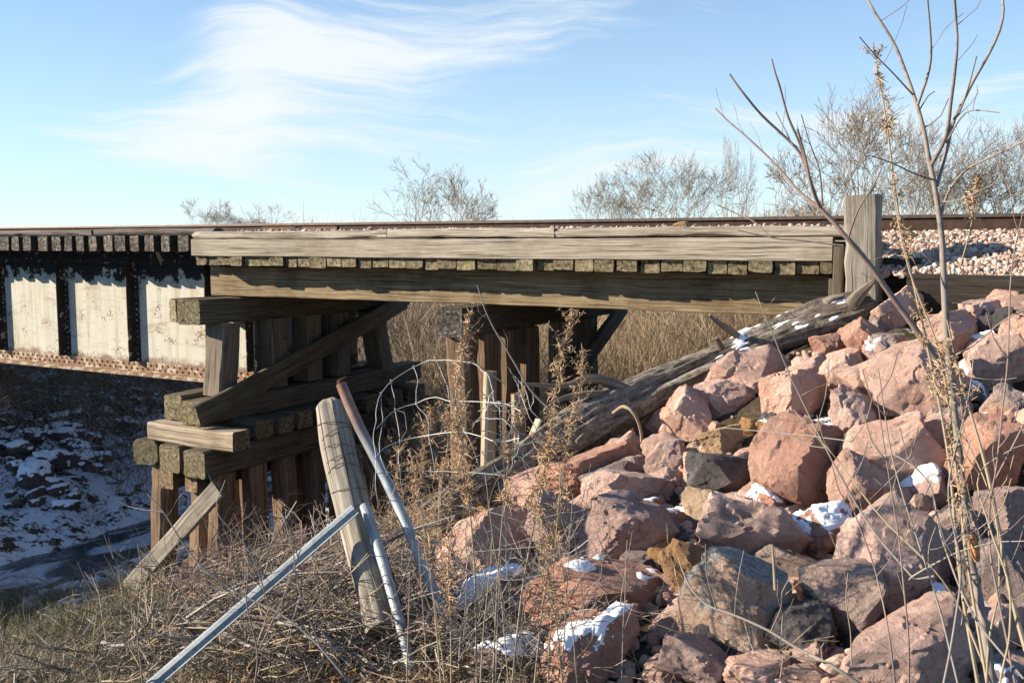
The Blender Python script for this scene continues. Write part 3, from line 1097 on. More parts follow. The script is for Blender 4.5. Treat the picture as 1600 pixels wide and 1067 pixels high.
# crib top layer (along the caps)
bY('crib_beam', -9.97, -9.60, 8.85, 13.9, -2.37, -2.058, 'wood_cap', 'end_moss', pr_, bev=.025, wob=.012)
bY('crib_beam', -10.42, -10.08, 8.95, 13.7, -2.36, -2.03, 'wood_cap', 'end_moss', pr_, bev=.025, wob=.012)
# cross layer
bX('crib_beam', xat(220, 8.72), xat(355, 8.72), 8.72, 9.02, -2.625, -2.375, 'wood_light', 'end_moss', pr_, bev=.02, wob=.01)
for yy in (9.42, 9.86, 10.3, 10.74, 11.25, 11.9, 12.5, 13.1):
    bX('crib_beam', -10.7, -9.22 + random.uniform(-.05, .05), yy, yy + random.uniform(.3, .36), -2.625, -2.375, 'wood_cap', 'end_moss', pr_, bev=.02, wob=.012)
# lower layer
bY('crib_beam', -9.66, -9.28, 8.58, 13.8, -2.99, -2.63, 'wood_cap', 'end_moss', pr_, bev=.03, wob=.013)
bY('crib_beam', -10.16, -9.80, 8.63, 13.9, -2.98, -2.63, 'wood_cap', 'end_moss', pr_, bev=.03, wob=.013)
bY('crib_beam', -10.74, -10.36, 8.72, 13.9, -2.97, -2.63, 'wood_cap', 'end_moss', pr_, bev=.06, wob=.02, skew0=.2)
bY('crib_beam', -10.33, -10.06, 8.74, 13.0, -3.25, -2.995, 'wood_cap', 'end_brown', pr_, bev=.02, wob=.012)
bY('crib_beam', -9.92, -9.70, 8.82, 13.0, -3.27, -2.995, 'wood_cap', 'end_brown', pr_, bev=.02, wob=.012)
for (xx, ys) in ((-10.52, (9.02, 10.2, 11.5, 12.7)), (-9.98, (9.25, 10.1, 11.1, 12.0)), (-9.46, (9.05, 9.62, 10.2, 10.85, 11.5, 12.3, 13.1))):
    for i, yy in enumerate(ys):
        bat = .10 if i == 0 else 0
        beam('pile', (xx + random.uniform(-.04, .04) - bat, yy - bat, -5.4), (xx, yy, -2.995), .31, .31, 'wood_pile' if xx > -10 or i == 0 else 'wood_post', 'end_brown', pr_, up=(0, 1, 0), bev=.07, wob=.02)
beam('sway_brace', P(196, 925, Y=8.42), P(342, 762, Y=8.42), .235, .08, 'wood_grey', 'end_moss', pr_, up=(0, -1, 0), wob=.006)

# iron bolt heads in the timbers
sv, sf = ICO[2]


def bolts(parent, pts, r=.022):
    for p in pts:
        a = Acc()
        a.add(sv * [r, r, r] + np.array(p), sf)
        a.build('bolt_head', 'bolt_iron', parent, smooth=True)


bolts(pr_, [P(313, 487, X=-9.68), P(228, 888, Y=8.36), P(281, 842, Y=8.36), P(425, 730, X=-9.28), P(425, 835, X=-9.28), P(483, 713, X=-9.28), P(446, 528, X=-9.62)], .025)

# ------------------------------------------------------------------ abutment
ab = thing('timber_abutment', 'timber abutment with a tall grey split post where the deck meets the bank', 'abutment', (-1.5, 9.2, -.8))
beam('end_post', (P(1352, 500, Y=9.16).x - .0, 9.17, -1.2), (P(1349, 310, Y=9.16).x, 9.17, .435), .29, .29, 'wood_grey', 'end_moss', ab, up=(0, 1, 0), bev=.02, wob=.0035, chip=.02)
xa = xat(1311, 9.15)
beam('end_block', (xa, 9.2, -.55), (xa, 9.2, -.02), .10, .16, 'wood_cap', 'end_moss', ab, up=(0, 1, 0), wob=.01)
beam('end_block', (xa - .03, 9.28, -1.1), (xa - .03, 9.28, -.32), .14, .14, 'wood_cap', 'end_moss', ab, up=(0, 1, 0), wob=.008)
for z0 in (-1.15, -.87, -.59, -.31):
    bY('bulkhead_plank', -1.68, -1.60, 9.35, 13.5, z0, z0 + .27, 'wood_cap', 'end_brown', ab)
bX('wing_timber', xat(1418, 9.0), 4.5, 9.0, 9.16, -.60, -.262, 'wood_black', 'end_brown', ab, wob=.006)
bX('wing_timber', xat(1405, 9.06), 4.5, 9.06, 9.22, -.94, -.605, 'wood_black', 'end_brown', ab)
bX('wing_timber', xat(1380, 9.3), xat(1440, 9.3), 9.3, 9.4, -.8, -.12, 'wood_black', 'end_brown', ab)  # black board added in the gap beside the post, in place of its shadow

# ------------------------------------------------------------------ track bed and ballast
bed = Acc()
xs = np.arange(-10.0, 60, .6)


def bed_strip(x0, x1, prof):
    V = []
    for xx in (x0, x1):
        V += [(xx, a_, b_) for a_, b_ in prof]
    k = len(prof)
    F = [(j, j + 1, k + j + 1, k + j)[::-1] for j in range(k - 1)]
    bed.add(np.array(V, float), np.array(F))


bed_strip(-9.75, -1.62, [(9.52, .05), (10.0, .10), (10.4, .105), (12.0, .105), (13.08, .05)])
bed_strip(-1.60, 60, [(9.17, -.27), (9.6, -.12), (10.15, .07), (10.45, .10), (12.0, .10), (13.3, -.2), (15.5, -1.3)])
tag(bed.build('track_bed', 'ballast_bed'), kind='structure')


def scatter_stones(n, sampler, smin, smax, name, mat, kind_label):
    a = Acc()
    sv, sf = ICO[2]
    base = []
    for k in range(14):
        v = sv.copy()
        ns = rng.normal(size=(9, 3))
        ns /= np.linalg.norm(ns, axis=1)[:, None]
        hh = rng.uniform(.5, .95, 9)
        dd = v @ ns.T
        rad = np.min(np.where(dd > .05, hh[None] / np.maximum(dd, .05), 9), axis=1)
        base.append(v * np.minimum(rad, 1.25)[:, None])
    for i in range(n):
        x, y, z = sampler(i)
        s = rng.uniform(smin, smax)
        q = Euler(rng.uniform(0, 6.28, 3)).to_matrix()
        v = (base[i % 14] * (s * rng.uniform(.5, 1.3, 3))) @ np.array(q).T
        a.add(v + np.array([x, y, z]), sf)
    o = a.build(name, mat)
    return tag(o, kind='stuff')


def bprof(y, x):
    if x < -1.62:
        return np.interp(y, [9.52, 10.0, 10.4], [.10, .125, .115])
    return np.interp(y, [9.17, 9.6, 10.15, 10.45], [-.27, -.12, .07, .10])


# the ballast takes the pink of the quarried stone, each stone its own shade
def gravel():
    m, t = new_mat('gravel_mix')
    pos = t.n('ShaderNodeNewGeometry')
    r_ = pos.outputs['Random Per Island']
    c = t.ramp(r_, [(0, (.20, .12, .10)), (.25, (.38, .25, .19)), (.5, (.45, .325, .25)), (.75, (.50, .40, .325)), (1, (.60, .54, .46))])
    n = t.noise(pos.outputs['Position'], 60, 5, .7)
    c = t.mix(t.math('MULTIPLY', t.step(n, .42, .62), .4), c, t.mix(1.0, c, (.55, .5, .48), 'MULTIPLY'))
    finish(t, c, .85, n, .4, .006)


gravel()
m_r = MATS['gravel_mix'].copy()
MATS['rubble_mix'] = m_r
[n_ for n_ in m_r.node_tree.nodes if n_.type == 'VALTORGB'][0].color_ramp.elements[4].color = (.46, .33, .26, 1)
[n_ for n_ in m_r.node_tree.nodes if n_.type == 'VALTORGB'][0].color_ramp.elements[3].color = (.34, .22, .16, 1)


def s_deck(i):
    if i < 1700:
        return (rng.uniform(-9.6, -1.7), 9.52 + abs(rng.normal(0, .10)), 0.125 + rng.uniform(-.02, .045))
    x = rng.uniform(-9.7, -1.7)
    y = rng.uniform(9.52, 10.36)
    return (x, y, bprof(y, x) + rng.uniform(-.02, .02))


def s_right(i):
    x = rng.uniform(-1.5, 3.2) if i % 2 else rng.uniform(-1.5, 0.3)
    y = rng.uniform(9.14, 10.37)
    return (x, y, bprof(y, x) + rng.uniform(-.015, .03))


scatter_stones(4200, s_deck, .018, .038, 'deck_ballast', 'gravel_mix', '')
scatter_stones(9500, s_right, .015, .034, 'shoulder_ballast', 'gravel_mix', '')


# ------------------------------------------------------------------ rocks
def rock_shape(seed, sub=4, boxy=.75, soft=26.0, rough=.035):
    r = np.random.default_rng(seed)
    v, f = ICO[sub]
    ax = np.eye(3)
    ns, hs = [], []
    for i in range(3):
        for sg in (-1, 1):
            n = ax[i] * sg + r.normal(0, .22, 3)
            ns.append(n / np.linalg.norm(n))
            hs.append(r.uniform(.72, .98))
    for k in range(r.integers(8, 14)):
        n = r.normal(size=3)
        ns.append(n / np.linalg.norm(n))
        hs.append(r.uniform(.70, 1.0))
    ns, hs = np.array(ns), np.array(hs)
    dd = np.maximum(v @ ns.T, .02) / hs[None]
    mx = dd.max(axis=1)
    rad = 1 / (mx * (np.sum((dd / mx[:, None]) ** soft, axis=1)) ** (1 / soft))
    rad = np.minimum(rad, 1.5)
    for (cnt, amp, tilt_) in ((24, .016, .13), (90, .006, .09)):
        cs = r.normal(size=(cnt, 3))
        cs /= np.linalg.norm(cs, axis=1)[:, None]
        wv = v + .10 * np.stack([vnoise(v * 3 + seed % 31 + k_, 40 + k_) for k_ in range(3)], 1)
        near = np.argmax(wv @ cs.T, axis=1)
        o_ = r.normal(0, amp, cnt)[near]
        tv = r.normal(0, tilt_ * .6, (cnt, 3))[near]
        rad = rad * (1 + np.clip(o_ + np.sum((v - cs[near]) * tv, axis=1), -.06, .05))
    p = v * rad[:, None]
    p = p / np.maximum(np.abs(p).max(0), 1e-6)[None] * 1.0
    n1 = fbm(p * 1.7 + seed, 3, seed % 97, .5)
    q4 = np.round(fbm(p * 2.3 + seed * .7, 2, seed % 53, .4) * 3) / 3
    n2 = np.abs(fbm(p * 4.2 + seed, 4, seed % 89, .55))
    chips = np.clip(vnoise(p * 2.6 + seed * 1.3, 5) - .35, 0, 1)
    p = p * (1 + rough * .9 * n1 - rough * 1.0 * n2 - .03 * chips + .02 * q4)[:, None]
    p = p + v * (rough * .28 * fbm(p * 13, 3, seed % 71))[:, None]
    return p, f


def make_rock(name, loc, axes, half, mat, seed, sub=4, snow=0.0, soft=26.0, rough=.035, fit=None):
    """axes: 3x3 rows of world directions, half: half sizes along them"""
    p, f = rock_shape(seed, sub, soft=soft, rough=rough)
    W = (p * np.array(half)[None]) @ np.array(axes)
    if fit is not None:
        # stretch the stone until it is as wide and tall as it should be
        for a_, want in fit:
            e_ = W @ a_
            c_ = (e_.max() + e_.min()) / 2
            f_ = 2 * want / (e_.max() - e_.min())
            W = W + np.outer((e_ - c_) * f_ - e_, a_)
    me = mesh_np(name, W, f, M[mat], smooth=True, sharp=20)
    o = link(name, me, None, loc)
    if snow > 0:
        nrm = np.empty(len(W) * 3, dtype=np.float32)
        me.vertices.foreach_get('normal', nrm)
        nrm = nrm.reshape(-1, 3)
        s = float(np.mean(half))
        up = nrm[:, 2]
        hgt = W[:, 2] / (np.abs(W[:, 2]).max() + 1e-6)
        m_ = up * .9 + .2 * hgt + .62 * fbm(W / s * 2.0 + seed, 4, 31, .6) - (1.52 - snow)
        off = sstep(-.04, .45, m_) * .034 * min(1.5, s / .22) - .006
        keep = off > -.003
        idx = -np.ones(len(W), int)
        fk = keep[f].any(axis=1)
        ff = f[fk]
        used = np.unique(ff)
        if len(used) > 12:
            idx[used] = np.arange(len(used))
            SV = W[used] + (nrm[used] * .55 + np.array([[0, 0, .6]])) * off[used][:, None]
            sn = link('snow_patch', mesh_np('snow_patch', SV, idx[ff], M['snow'], smooth=True))
            sn.parent = o
    return o


RIGHT = np.array((CM @ Vector((1, 0, 0)))[:])
UPV = np.array((CM @ Vector((0, 1, 0)))[:])
FWD = np.array((CM @ Vector((0, 0, -1)))[:])
ROCKS_XY = []


def place_rock(cx, cy, w, h, mat, label=None, tilt=0, snow=0., seed=None, sub=5, lift=.33, group=None, cat='boulder', name='boulder', depth=.9, soft=130., rough=.03, twist=None):
    d = ray(cx, cy)
    r0 = hit(cx, cy)
    for _ in range(3):
        dist = r0.length
        hw = h / FPX * dist
        r0 = hit(cx, cy, lift * hw)
    dist = (r0.length) * (-(np.array(d) @ -FWD))
    W_, H_ = w / FPX * dist / 2, h / FPX * dist / 2
    D_ = depth * math.sqrt(W_ * H_)
    t = R(tilt)
    seed = seed or (int(cx * 7 + cy * 13) % 9973)
    tw = R(np.random.default_rng(seed + 5).uniform(34, 62)) if twist is None else R(twist)
    a0, a1, a2 = RIGHT * math.cos(t) + UPV * math.sin(t), FWD, -RIGHT * math.sin(t) + UPV * math.cos(t)
    ax = np.array([a0 * math.cos(tw) + a1 * math.sin(tw), -a0 * math.sin(tw) + a1 * math.cos(tw), a2])
    D_ = .80 * W_ if W_ < 1.3 * H_ else .62 * W_
    fit = ((a0, W_), (a2, H_))
    W_ = (W_ - D_ * math.sin(tw)) / math.cos(tw) * 1.06 if tw < .8 else W_ * .85
    W_ = max(W_, D_ * .8)
    seed = seed or (int(cx * 7 + cy * 13) % 9973)
    o = make_rock(name, r0, ax, (W_ * 1.04, D_, H_ * 1.04), mat, seed, sub, snow, soft=soft, rough=rough, fit=fit)
    ROCKS_XY.append((r0.x, r0.y, max(W_, D_)))
    return tag(o, label, cat, group)


BIG = [
    # cx, cy, w, h, material, tilt, snow, label
    (1180, 838, 198, 112, 'rock_mauve', -20, 0, 'long mauve slab boulder tilting down to the right above the lichen-topped rock'),
    (1152, 948, 170, 158, 'rock_lichen', -18, 0, 'boulder with grey lichen crusting its top and a pink front face'),
    (1322, 932, 145, 120, 'rock_grey', -8, 0, 'rounded grey-mauve boulder right of the lichen-topped rock'),
    (1425, 1015, 235, 140, 'rock_mauve', 6, 0, 'broad flat-faced pink boulder at the bottom edge, left of the sapling foot'),
    (1405, 868, 175, 165, 'rock_mauve', -28, 0, 'very large mauve boulder with a flat grey top, centre right of the slope'),
    (1240, 722, 138, 152, 'rock_red', -30, 0, 'big wedge-shaped red boulder with a dark left face and lit right face'),
    (1343, 757, 100, 112, 'rock_pink', 35, 0, 'pink upright boulder just right of the big red wedge'),
    (1290, 828, 108, 72, 'rock_red', 8, .85, 'dark red boulder thickly patched with snow between two mauve slabs'),
    (1203, 790, 88, 52, 'rock_red', -10, 1.0, 'small red rock with a smooth triangle of snow below the red wedge'),
    (1124, 745, 108, 72, 'rock_dark', -6, 0, 'dark blue-grey flat slab lying left of the red wedge'),
    (1113, 792, 92, 70, 'rock_tan', 10, 0, 'yellowish rock tucked under the dark blue-grey slab'),
    (1090, 895, 92, 122, 'rock_orange', 40, 0, 'orange-brown boulder leaning left of the lichen-topped rock'),
    (1124, 690, 72, 50, 'rock_tan', 4, 0, 'small cream-yellow rock with a flat face above the dark slab'),
    (1078, 652, 80, 88, 'rock_pink', 40, 0, 'pink pointed boulder in front of the log with a lit left face'),
    (1132, 628, 96, 66, 'rock_mauve', -12, 0, 'brownish boulder behind the pink pointed one near the log'),
    (1166, 588, 138, 82, 'rock_pink', 12, 0, 'pale pink flat boulder lying right against the underside of the log'),
    (1240, 618, 112, 84, 'rock_pink', -4, 0, 'pink boulder with ridged top, right of the pale flat one by the log'),
    (1305, 590, 62, 62, 'rock_pink', 20, 0, 'small pale rock beside the weathered stump piece near the post'),
    (1366, 590, 92, 104, 'rock_pink', 55, 0, 'tall pink boulder with a broad shaded face below the end post'),
    (1428, 598, 128, 122, 'rock_pink', 40, 0, 'largest pale pink boulder of the upper slope, brightly lit'),
    (1354, 535, 58, 62, 'rock_red', 50, 0, 'reddish rock wedged directly under the snowy end of the log'),
    (1402, 486, 88, 60, 'rock_pink', 22, 0, 'smooth pink boulder right beside the foot of the end post'),
    (1480, 520, 104, 66, 'rock_pink', 6, 0, 'wide pink boulder below the dark wing timber'),
    (1540, 492, 92, 52, 'rock_mauve', 14, 0, 'low mauve rock touching the dark wing timber'),
    (1580, 474, 70, 38, 'rock_pink', -5, 0, 'small pink rock at the right edge just under the wing timber'),
    (1592, 522, 66, 56, 'rock_pink', 20, 0, 'pale rock at the right edge, second below the wing timber'),
    (1557, 566, 84, 86, 'rock_mauve', -60, 0, 'mauve boulder standing on end near the right edge'),
    (1518, 612, 56, 34, 'rock_grey', 0, 1.1, 'small grey rock capped with blue-white snow near the right edge'),
    (1392, 708, 118, 148, 'rock_pink', -55, 0, 'tall rough pink boulder in the middle of the slope behind the thin stems'),
    (1468, 700, 80, 96, 'rock_pink', 20, 0, 'pink boulder directly behind the main sapling stem'),
    (1540, 706, 118, 140, 'rock_red', -65, 0, 'tall red-brown boulder right of the sapling stem'),
    (1568, 812, 104, 96, 'rock_mauve', 10, 0, 'mauve boulder at the right edge level with the orange bark scar'),
    (1558, 902, 120, 112, 'rock_grey', 30, 0, 'dark grey boulder in shade right of the sapling'),
    (1588, 632, 70, 64, 'rock_grey', 0, 0, 'grey boulder cut by the right edge above the red-brown one'),
    (1335, 648, 104, 76, 'rock_mauve', -24, 0, 'mauve boulder lying over the top of the red wedge'),
    (1492, 838, 90, 90, 'rock_mauve', 0, 0, 'boulder half hidden behind the sapling stem left of the orange scar'),
    (982, 835, 146, 112, 'rock_mauve', -14, 0, 'round-shouldered boulder with one bright face, left of the orange leaning one'),
    (980, 772, 138, 72, 'rock_mauve', -14, 0, 'grey-pink slab resting on top of the round-shouldered boulder'),
    (930, 925, 222, 100, 'rock_red', -4, .28, 'broad low red-brown boulder with a tongue of snow on it'),
    (930, 1018, 172, 98, 'rock_red', 24, .68, 'dark red boulder half covered with snow at the bottom edge'),
    (872, 825, 96, 112, 'rock_mauve', 50, 0, 'mauve boulder behind the tall dry weeds left of the round-shouldered one'),
    (752, 856, 172, 98, 'rock_pink', 24, 0, 'pale pink slab at the lower left of the slope behind the wire'),
    (1014, 654, 66, 72, 'rock_pink', 45, 0, 'pink rock under the log just left of the pointed boulder'),
    (962, 688, 88, 44, 'rock_pink', 20, 0, 'flat orange-pink rock tucked under the log'),
    (925, 738, 150, 62, 'rock_red', 14, 0, 'low shadowed brown boulder below the flat orange-pink rock'),
    (1046, 716, 68, 62, 'rock_mauve', -20, 0, 'blunt mauve rock left of the cream-yellow one'),
    (1042, 752, 58, 46, 'rock_mauve', 10, 0, 'small pink-grey rock under the blunt mauve one'),
    (830, 768, 120, 66, 'rock_pink', 26, 0, 'pink slab behind the wire below the middle of the log'),
    (1085, 1035, 128, 78, 'rock_mauve', -12, 0, 'mauve boulder at the bottom edge left of the lichen-topped one'),
    (1190, 1050, 112, 58, 'rock_pink', 10, 0, 'pink boulder at the bottom edge under the lichen-topped one'),
    (1268, 1062, 92, 40, 'rock_mauve', 0, 0, 'low rock at the bottom edge under the fallen branch'),
    (1348, 1064, 110, 36, 'rock_pink', 4, 0, 'low pink rock at the bottom edge right of the fallen branch'),
    (1062, 985, 78, 70, 'rock_mauve', 30, 0, 'dark mauve rock squeezed between the snowy red and lichen-topped boulders'),
    (1235, 888, 128, 56, 'rock_grey', -24, 0, 'thin brown slab caught under the long mauve boulder'),
    (760, 940, 128, 80, 'rock_grey', 12, 1.25, 'rock buried under a smooth sheet of snow behind the wire'),
    (1375, 505, 40, 40, 'rock_grey', 0, 0, 'small rock against the base of the end post'),
    (790, 1035, 120, 70, 'rock_grey', -8, .9, 'snow-dusted rock at the bottom edge among the dry stalks'),
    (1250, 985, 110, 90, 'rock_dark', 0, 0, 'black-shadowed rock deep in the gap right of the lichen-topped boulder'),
    (1300, 715, 80, 70, 'rock_red', 10, 0, 'red rock filling the gap behind the red wedge'),
    (1560, 980, 120, 90, 'rock_mauve', 10, .5, 'mauve boulder with a snow streak at the lower right corner'),
    (695, 1010, 90, 60, 'rock_orange', 0, 0, 'orange-brown rock beside the snowy metal post'),
    (652, 962, 44, 34, 'rock_orange', 10, 0, 'small brick-coloured rock right of the snowy metal post'),
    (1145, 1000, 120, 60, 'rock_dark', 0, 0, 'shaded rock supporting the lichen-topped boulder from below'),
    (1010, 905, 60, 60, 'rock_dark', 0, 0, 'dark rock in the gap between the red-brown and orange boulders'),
    (1030, 600, 60, 40, 'rock_pink', 10, 0, 'pink rock peeping over the log'),
    (1290, 545, 52, 46, 'rock_red', 0, 0, 'orange-lit rock under the snowy end of the log'),
    (1265, 580, 50, 44, 'rock_pink', 0, 0, 'pale stone beside the split stump piece'),
]
for i, (cx, cy_, w_, h_, mt, tl, sn, lb) in enumerate(BIG):
    if lb.endswith('peeping over the log'):
        continue
    big = w_ * h_ > 9000
    place_rock(cx, cy_, w_ * 1.08, h_ * 1.08, mt, lb, tl, sn, seed=101 + i * 37, sub=5, lift=.38 if big else .33, rough=.03)

# fill rocks of the slope, none of them larger than a football or two
fill_mats = ['rock_pink', 'rock_mauve', 'rock_red', 'rock_grey', 'rock_mauve', 'rock_dark', 'rock_pink', 'rock_orange']
import re


def short_of(lb):
    m = re.split(r",| with | above | under | right | left | behind | below | at the | lying | wedged | beside | tucked | between | near | cut | caught | squeezed | standing | leaning | tilting | touching | filling | resting | deep | supporting | in the | in front | directly | over | of the | half | thickly ", lb)[0]
    return ' '.join(m.split()[:6])


TONE = {'rock_pink': 'pink', 'rock_mauve': 'mauve', 'rock_red': 'red-brown', 'rock_grey': 'grey', 'rock_dark': 'dark', 'rock_orange': 'orange-brown'}
USED = {}


def fill_label(cx, cy, s, mt, snow):
    best = min((b for b in BIG if len(short_of(b[7]).split()) > 2 and sum(short_of(q[7]) == short_of(b[7]) for q in BIG) == 1), key=lambda b: abs(b[0] - cx) / b[2] + abs(b[1] - cy) / b[3])
    dx, dy = (cx - best[0]) / best[2], (cy - best[1]) / best[3]
    where = ('left of' if dx < 0 else 'right of') if abs(dx) > abs(dy) else ('behind' if dy < 0 else 'in front of')
    size = 'tiny' if s < 46 else ('small' if s < 64 else 'medium')
    return '%s %s%s rock just %s the %s' % (size, TONE[mt], ' snowy' if snow else '', where, short_of(best[7]))


fr = np.random.default_rng(5)
poly_top = lambda x: np.interp(x, [640, 700, 800, 900, 1000, 1100, 1200, 1290, 1420, 1600], [960, 830, 765, 725, 665, 630, 590, 540, 500, 490])
for k in range(200):
    cx = fr.uniform(660, 1620)
    lo = float(poly_top(cx))
    cy_ = lo + (1075 - lo) * fr.uniform(0, 1) ** 1.25
    s = fr.uniform(32, 84)
    mt = fill_mats[fr.integers(len(fill_mats))]
    sn = .85 if fr.random() < .16 else 0
    place_rock(cx, cy_, s * fr.uniform(.9, 1.4), s * fr.uniform(.7, 1.), mt, fill_label(cx, cy_, s, mt, sn), fr.uniform(-50, 50),
               sn, seed=5000 + k * 11, sub=4, lift=.12, group='small rocks filling gaps in the boulder slope', cat='rock', name='rock')
# more boulders beyond the frame so the slope goes on to the right and towards the viewer
for k in range(40):
    x_, y_ = (fr.uniform(.0, 4.5), fr.uniform(4.0, 8.8))
    s = fr.uniform(.16, .36)
    q = np.array(Euler(fr.uniform(0, 6.28, 3)).to_matrix())
    o = make_rock('rock', (x_, y_, float(H(x_, y_)) + s * .3), q, (s * 1.2, s, s * .8), fill_mats[fr.integers(4)], 7000 + k, 4)
    tag(o, 'boulder of the slope beyond the right edge', 'rock', 'boulders beyond the right edge')

# crumbled rubble between the stones
def rubble():
    a = Acc()
    sv_, sf_ = ICO[2]
    X, Y = ground_pts(2400, 640, 1640, 560, 1100)
    Z = H(X, Y)
    ok = (X * .95 + Y * .0 > -9) & (Y < 9.0)
    for i in range(len(X)):
        if not ok[i]:
            continue
        s_ = r5.uniform(.012, .05) * (1.3 if r5.random() < .15 else 1)
        q_ = Euler(tuple(r5.uniform(0, 6.28, 3))).to_matrix()
        ns_ = r5.normal(size=(7, 3))
        ns_ /= np.linalg.norm(ns_, axis=1)[:, None]
        dd_ = sv_ @ ns_.T
        rd = np.min(np.where(dd_ > .05, .72 / np.maximum(dd_, .05), 9), axis=1)
        v_ = (sv_ * np.minimum(rd, 1.3)[:, None] * (s_ * r5.uniform(.5, 1.3, 3))) @ np.array(q_).T
        a.add(v_ + np.array([X[i], Y[i], Z[i] + s_ * .4]), sf_)
    tag(a.build('rubble', 'rubble_mix'), kind='stuff')


# far bank rocks in the shade
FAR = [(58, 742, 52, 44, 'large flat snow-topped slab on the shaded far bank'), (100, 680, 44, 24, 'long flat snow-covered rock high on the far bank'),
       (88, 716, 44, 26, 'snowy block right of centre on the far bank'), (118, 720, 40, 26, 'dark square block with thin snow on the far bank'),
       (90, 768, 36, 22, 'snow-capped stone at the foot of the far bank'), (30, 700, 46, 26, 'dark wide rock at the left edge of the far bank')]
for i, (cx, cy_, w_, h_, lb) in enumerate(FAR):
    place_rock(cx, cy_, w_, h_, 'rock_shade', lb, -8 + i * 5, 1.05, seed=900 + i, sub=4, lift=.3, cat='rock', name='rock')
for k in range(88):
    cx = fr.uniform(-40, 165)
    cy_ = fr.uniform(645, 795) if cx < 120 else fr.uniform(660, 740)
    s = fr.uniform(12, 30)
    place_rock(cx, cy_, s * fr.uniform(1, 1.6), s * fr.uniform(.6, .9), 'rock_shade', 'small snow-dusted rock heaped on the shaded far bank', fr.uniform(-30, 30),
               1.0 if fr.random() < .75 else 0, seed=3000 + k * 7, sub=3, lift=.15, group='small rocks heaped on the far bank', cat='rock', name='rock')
# stone lying on the curb
p = P(1066, 345, Y=9.45)
o = make_rock('rock', (p.x, p.y, .195), np.eye(3), (.115, .08, .035), 'rock_tan', 77, 4)
tag(o, 'single pale stone lying on the curb timber of the deck', 'stone')

# ------------------------------------------------------------------ fallen log
lg = thing('fallen_log', 'grey weathered tree trunk lying on the boulders with snow on its broken upper end', 'log', tuple(P(1000, 640, r=8.3)))
LP = [(1362, 476, 9.0, 20), (1330, 488, 8.95, 27), (1280, 502, 8.9, 29), (1200, 531, 8.75, 23), (1120, 566, 8.6, 23), (1050, 597, 8.45, 26), (985, 630, 8.25, 33),
      (920, 662, 8.0, 36), (850, 702, 7.8, 33), (780, 745, 7.6, 31), (720, 780, 7.4, 35), (668, 815, 7.2, 32)]
lp = [P(a_, b_, r=c_) for a_, b_, c_, d_ in LP]
lr = [d_ / FPX * c_ for a_, b_, c_, d_ in LP]


def log_disp(s, a):
    q = np.stack([(s * 1.1).ravel(), (np.cos(a) * 2.2).ravel(), (np.sin(a) * 2.2).ravel()], 1)
    q2 = np.stack([(s * 2.2).ravel(), (np.cos(a + s * .25) * 9).ravel(), (np.sin(a + s * .25) * 9).ravel()], 1)
    return (.24 * fbm(q, 3, 4) - .11 * np.abs(fbm(q2, 4, 8))).reshape(s.shape)


pp, rr_ = smooth_path([tuple(v) for v in lp], lr, .035)
V, F, UV, MI = tube_arrays(pp, rr_, 72, disp=log_disp)


def log_mat():
    m, t = new_mat('log_bark')
    uv = t.n('ShaderNodeUVMap').outputs[0]
    pos = t.n('ShaderNodeNewGeometry')
    co = pos.outputs['Position']
    g = t.math('ADD', t.math('MULTIPLY', t.noise(t.mapping(uv, (3.2, 34, 1)), 1, 9, .7), .5), t.math('MULTIPLY', t.noise(co, 16, 9, .72, .8), .5))
    c = t.ramp(g, [(.40, (.055, .044, .034)), (.5, (.20, .165, .13)), (.62, (.41, .355, .29))])
    b = t.noise(co, 2.6, 8, .65)
    x = t.n('ShaderNodeSeparateXYZ', {0: co}).outputs[0]
    # bark still on at the upper end and again low down
    k = t.step(t.math('ADD', t.math('MULTIPLY', b, 2.2), t.math('MULTIPLY', t.math('ABSOLUTE', t.math('ADD', x, 3.2)), .42)), 1.50, 1.72)
    c = t.mix(t.math('MULTIPLY', k, .8), c, t.ramp(g, [(.35, (.045, .035, .027)), (.65, (.19, .15, .11))]))
    l = t.noise(co, 5.2, 8, .72)
    c = t.mix(t.math('MULTIPLY', t.step(l, .66, .69), .9), c, (.38, .21, .02))
    c = t.mix(t.math('MULTIPLY', t.step(t.noise(co, 3.3, 7, .7), .62, .68), .4), c, (.17, .17, .12))
    finish(t, c, .92, t.math('ADD', g, t.math('MULTIPLY', b, .6)), .95, .04)


log_mat()
trunk = put(link('trunk', mesh_np('trunk', V, F, [M['log_bark'], M['end_brown']], UV=UV, MI=MI, smooth=True, sharp=60)), lg)
me = trunk.data
nr = np.empty(len(me.vertices) * 3, dtype=np.float32)
me.vertices.foreach_get('normal', nr)
nr = nr.reshape(-1, 3)
n_l = len(me.vertices)
co = np.empty(n_l * 3, dtype=np.float32)
me.vertices.foreach_get('co', co)
co = co.reshape(-1, 3)
m_ = nr[:, 2] * .8 + .5 * fbm(co * 6, 3, 3) + .40 * fbm(co * 13, 3, 7) - .78 - 1.6 * np.clip(-2.35 - co[:, 0], 0, 2)
off = sstep(-.05, .3, m_) * .022 - .004
kf = [f_ for f_ in F[:(len(pp) - 1) * 72] if max(off[list(f_)]) > -.002]
us = sorted({i for f_ in kf for i in f_})
mp = {v: i for i, v in enumerate(us)}
if kf:
    put(link('snow_patch', mesh_np('snow_patch', co[us] + nr[us] * off[us][:, None] + np.array([0, 0, .002]), [tuple(mp[i] for i in f_) for f_ in kf], M['snow'], smooth=True)), lg)
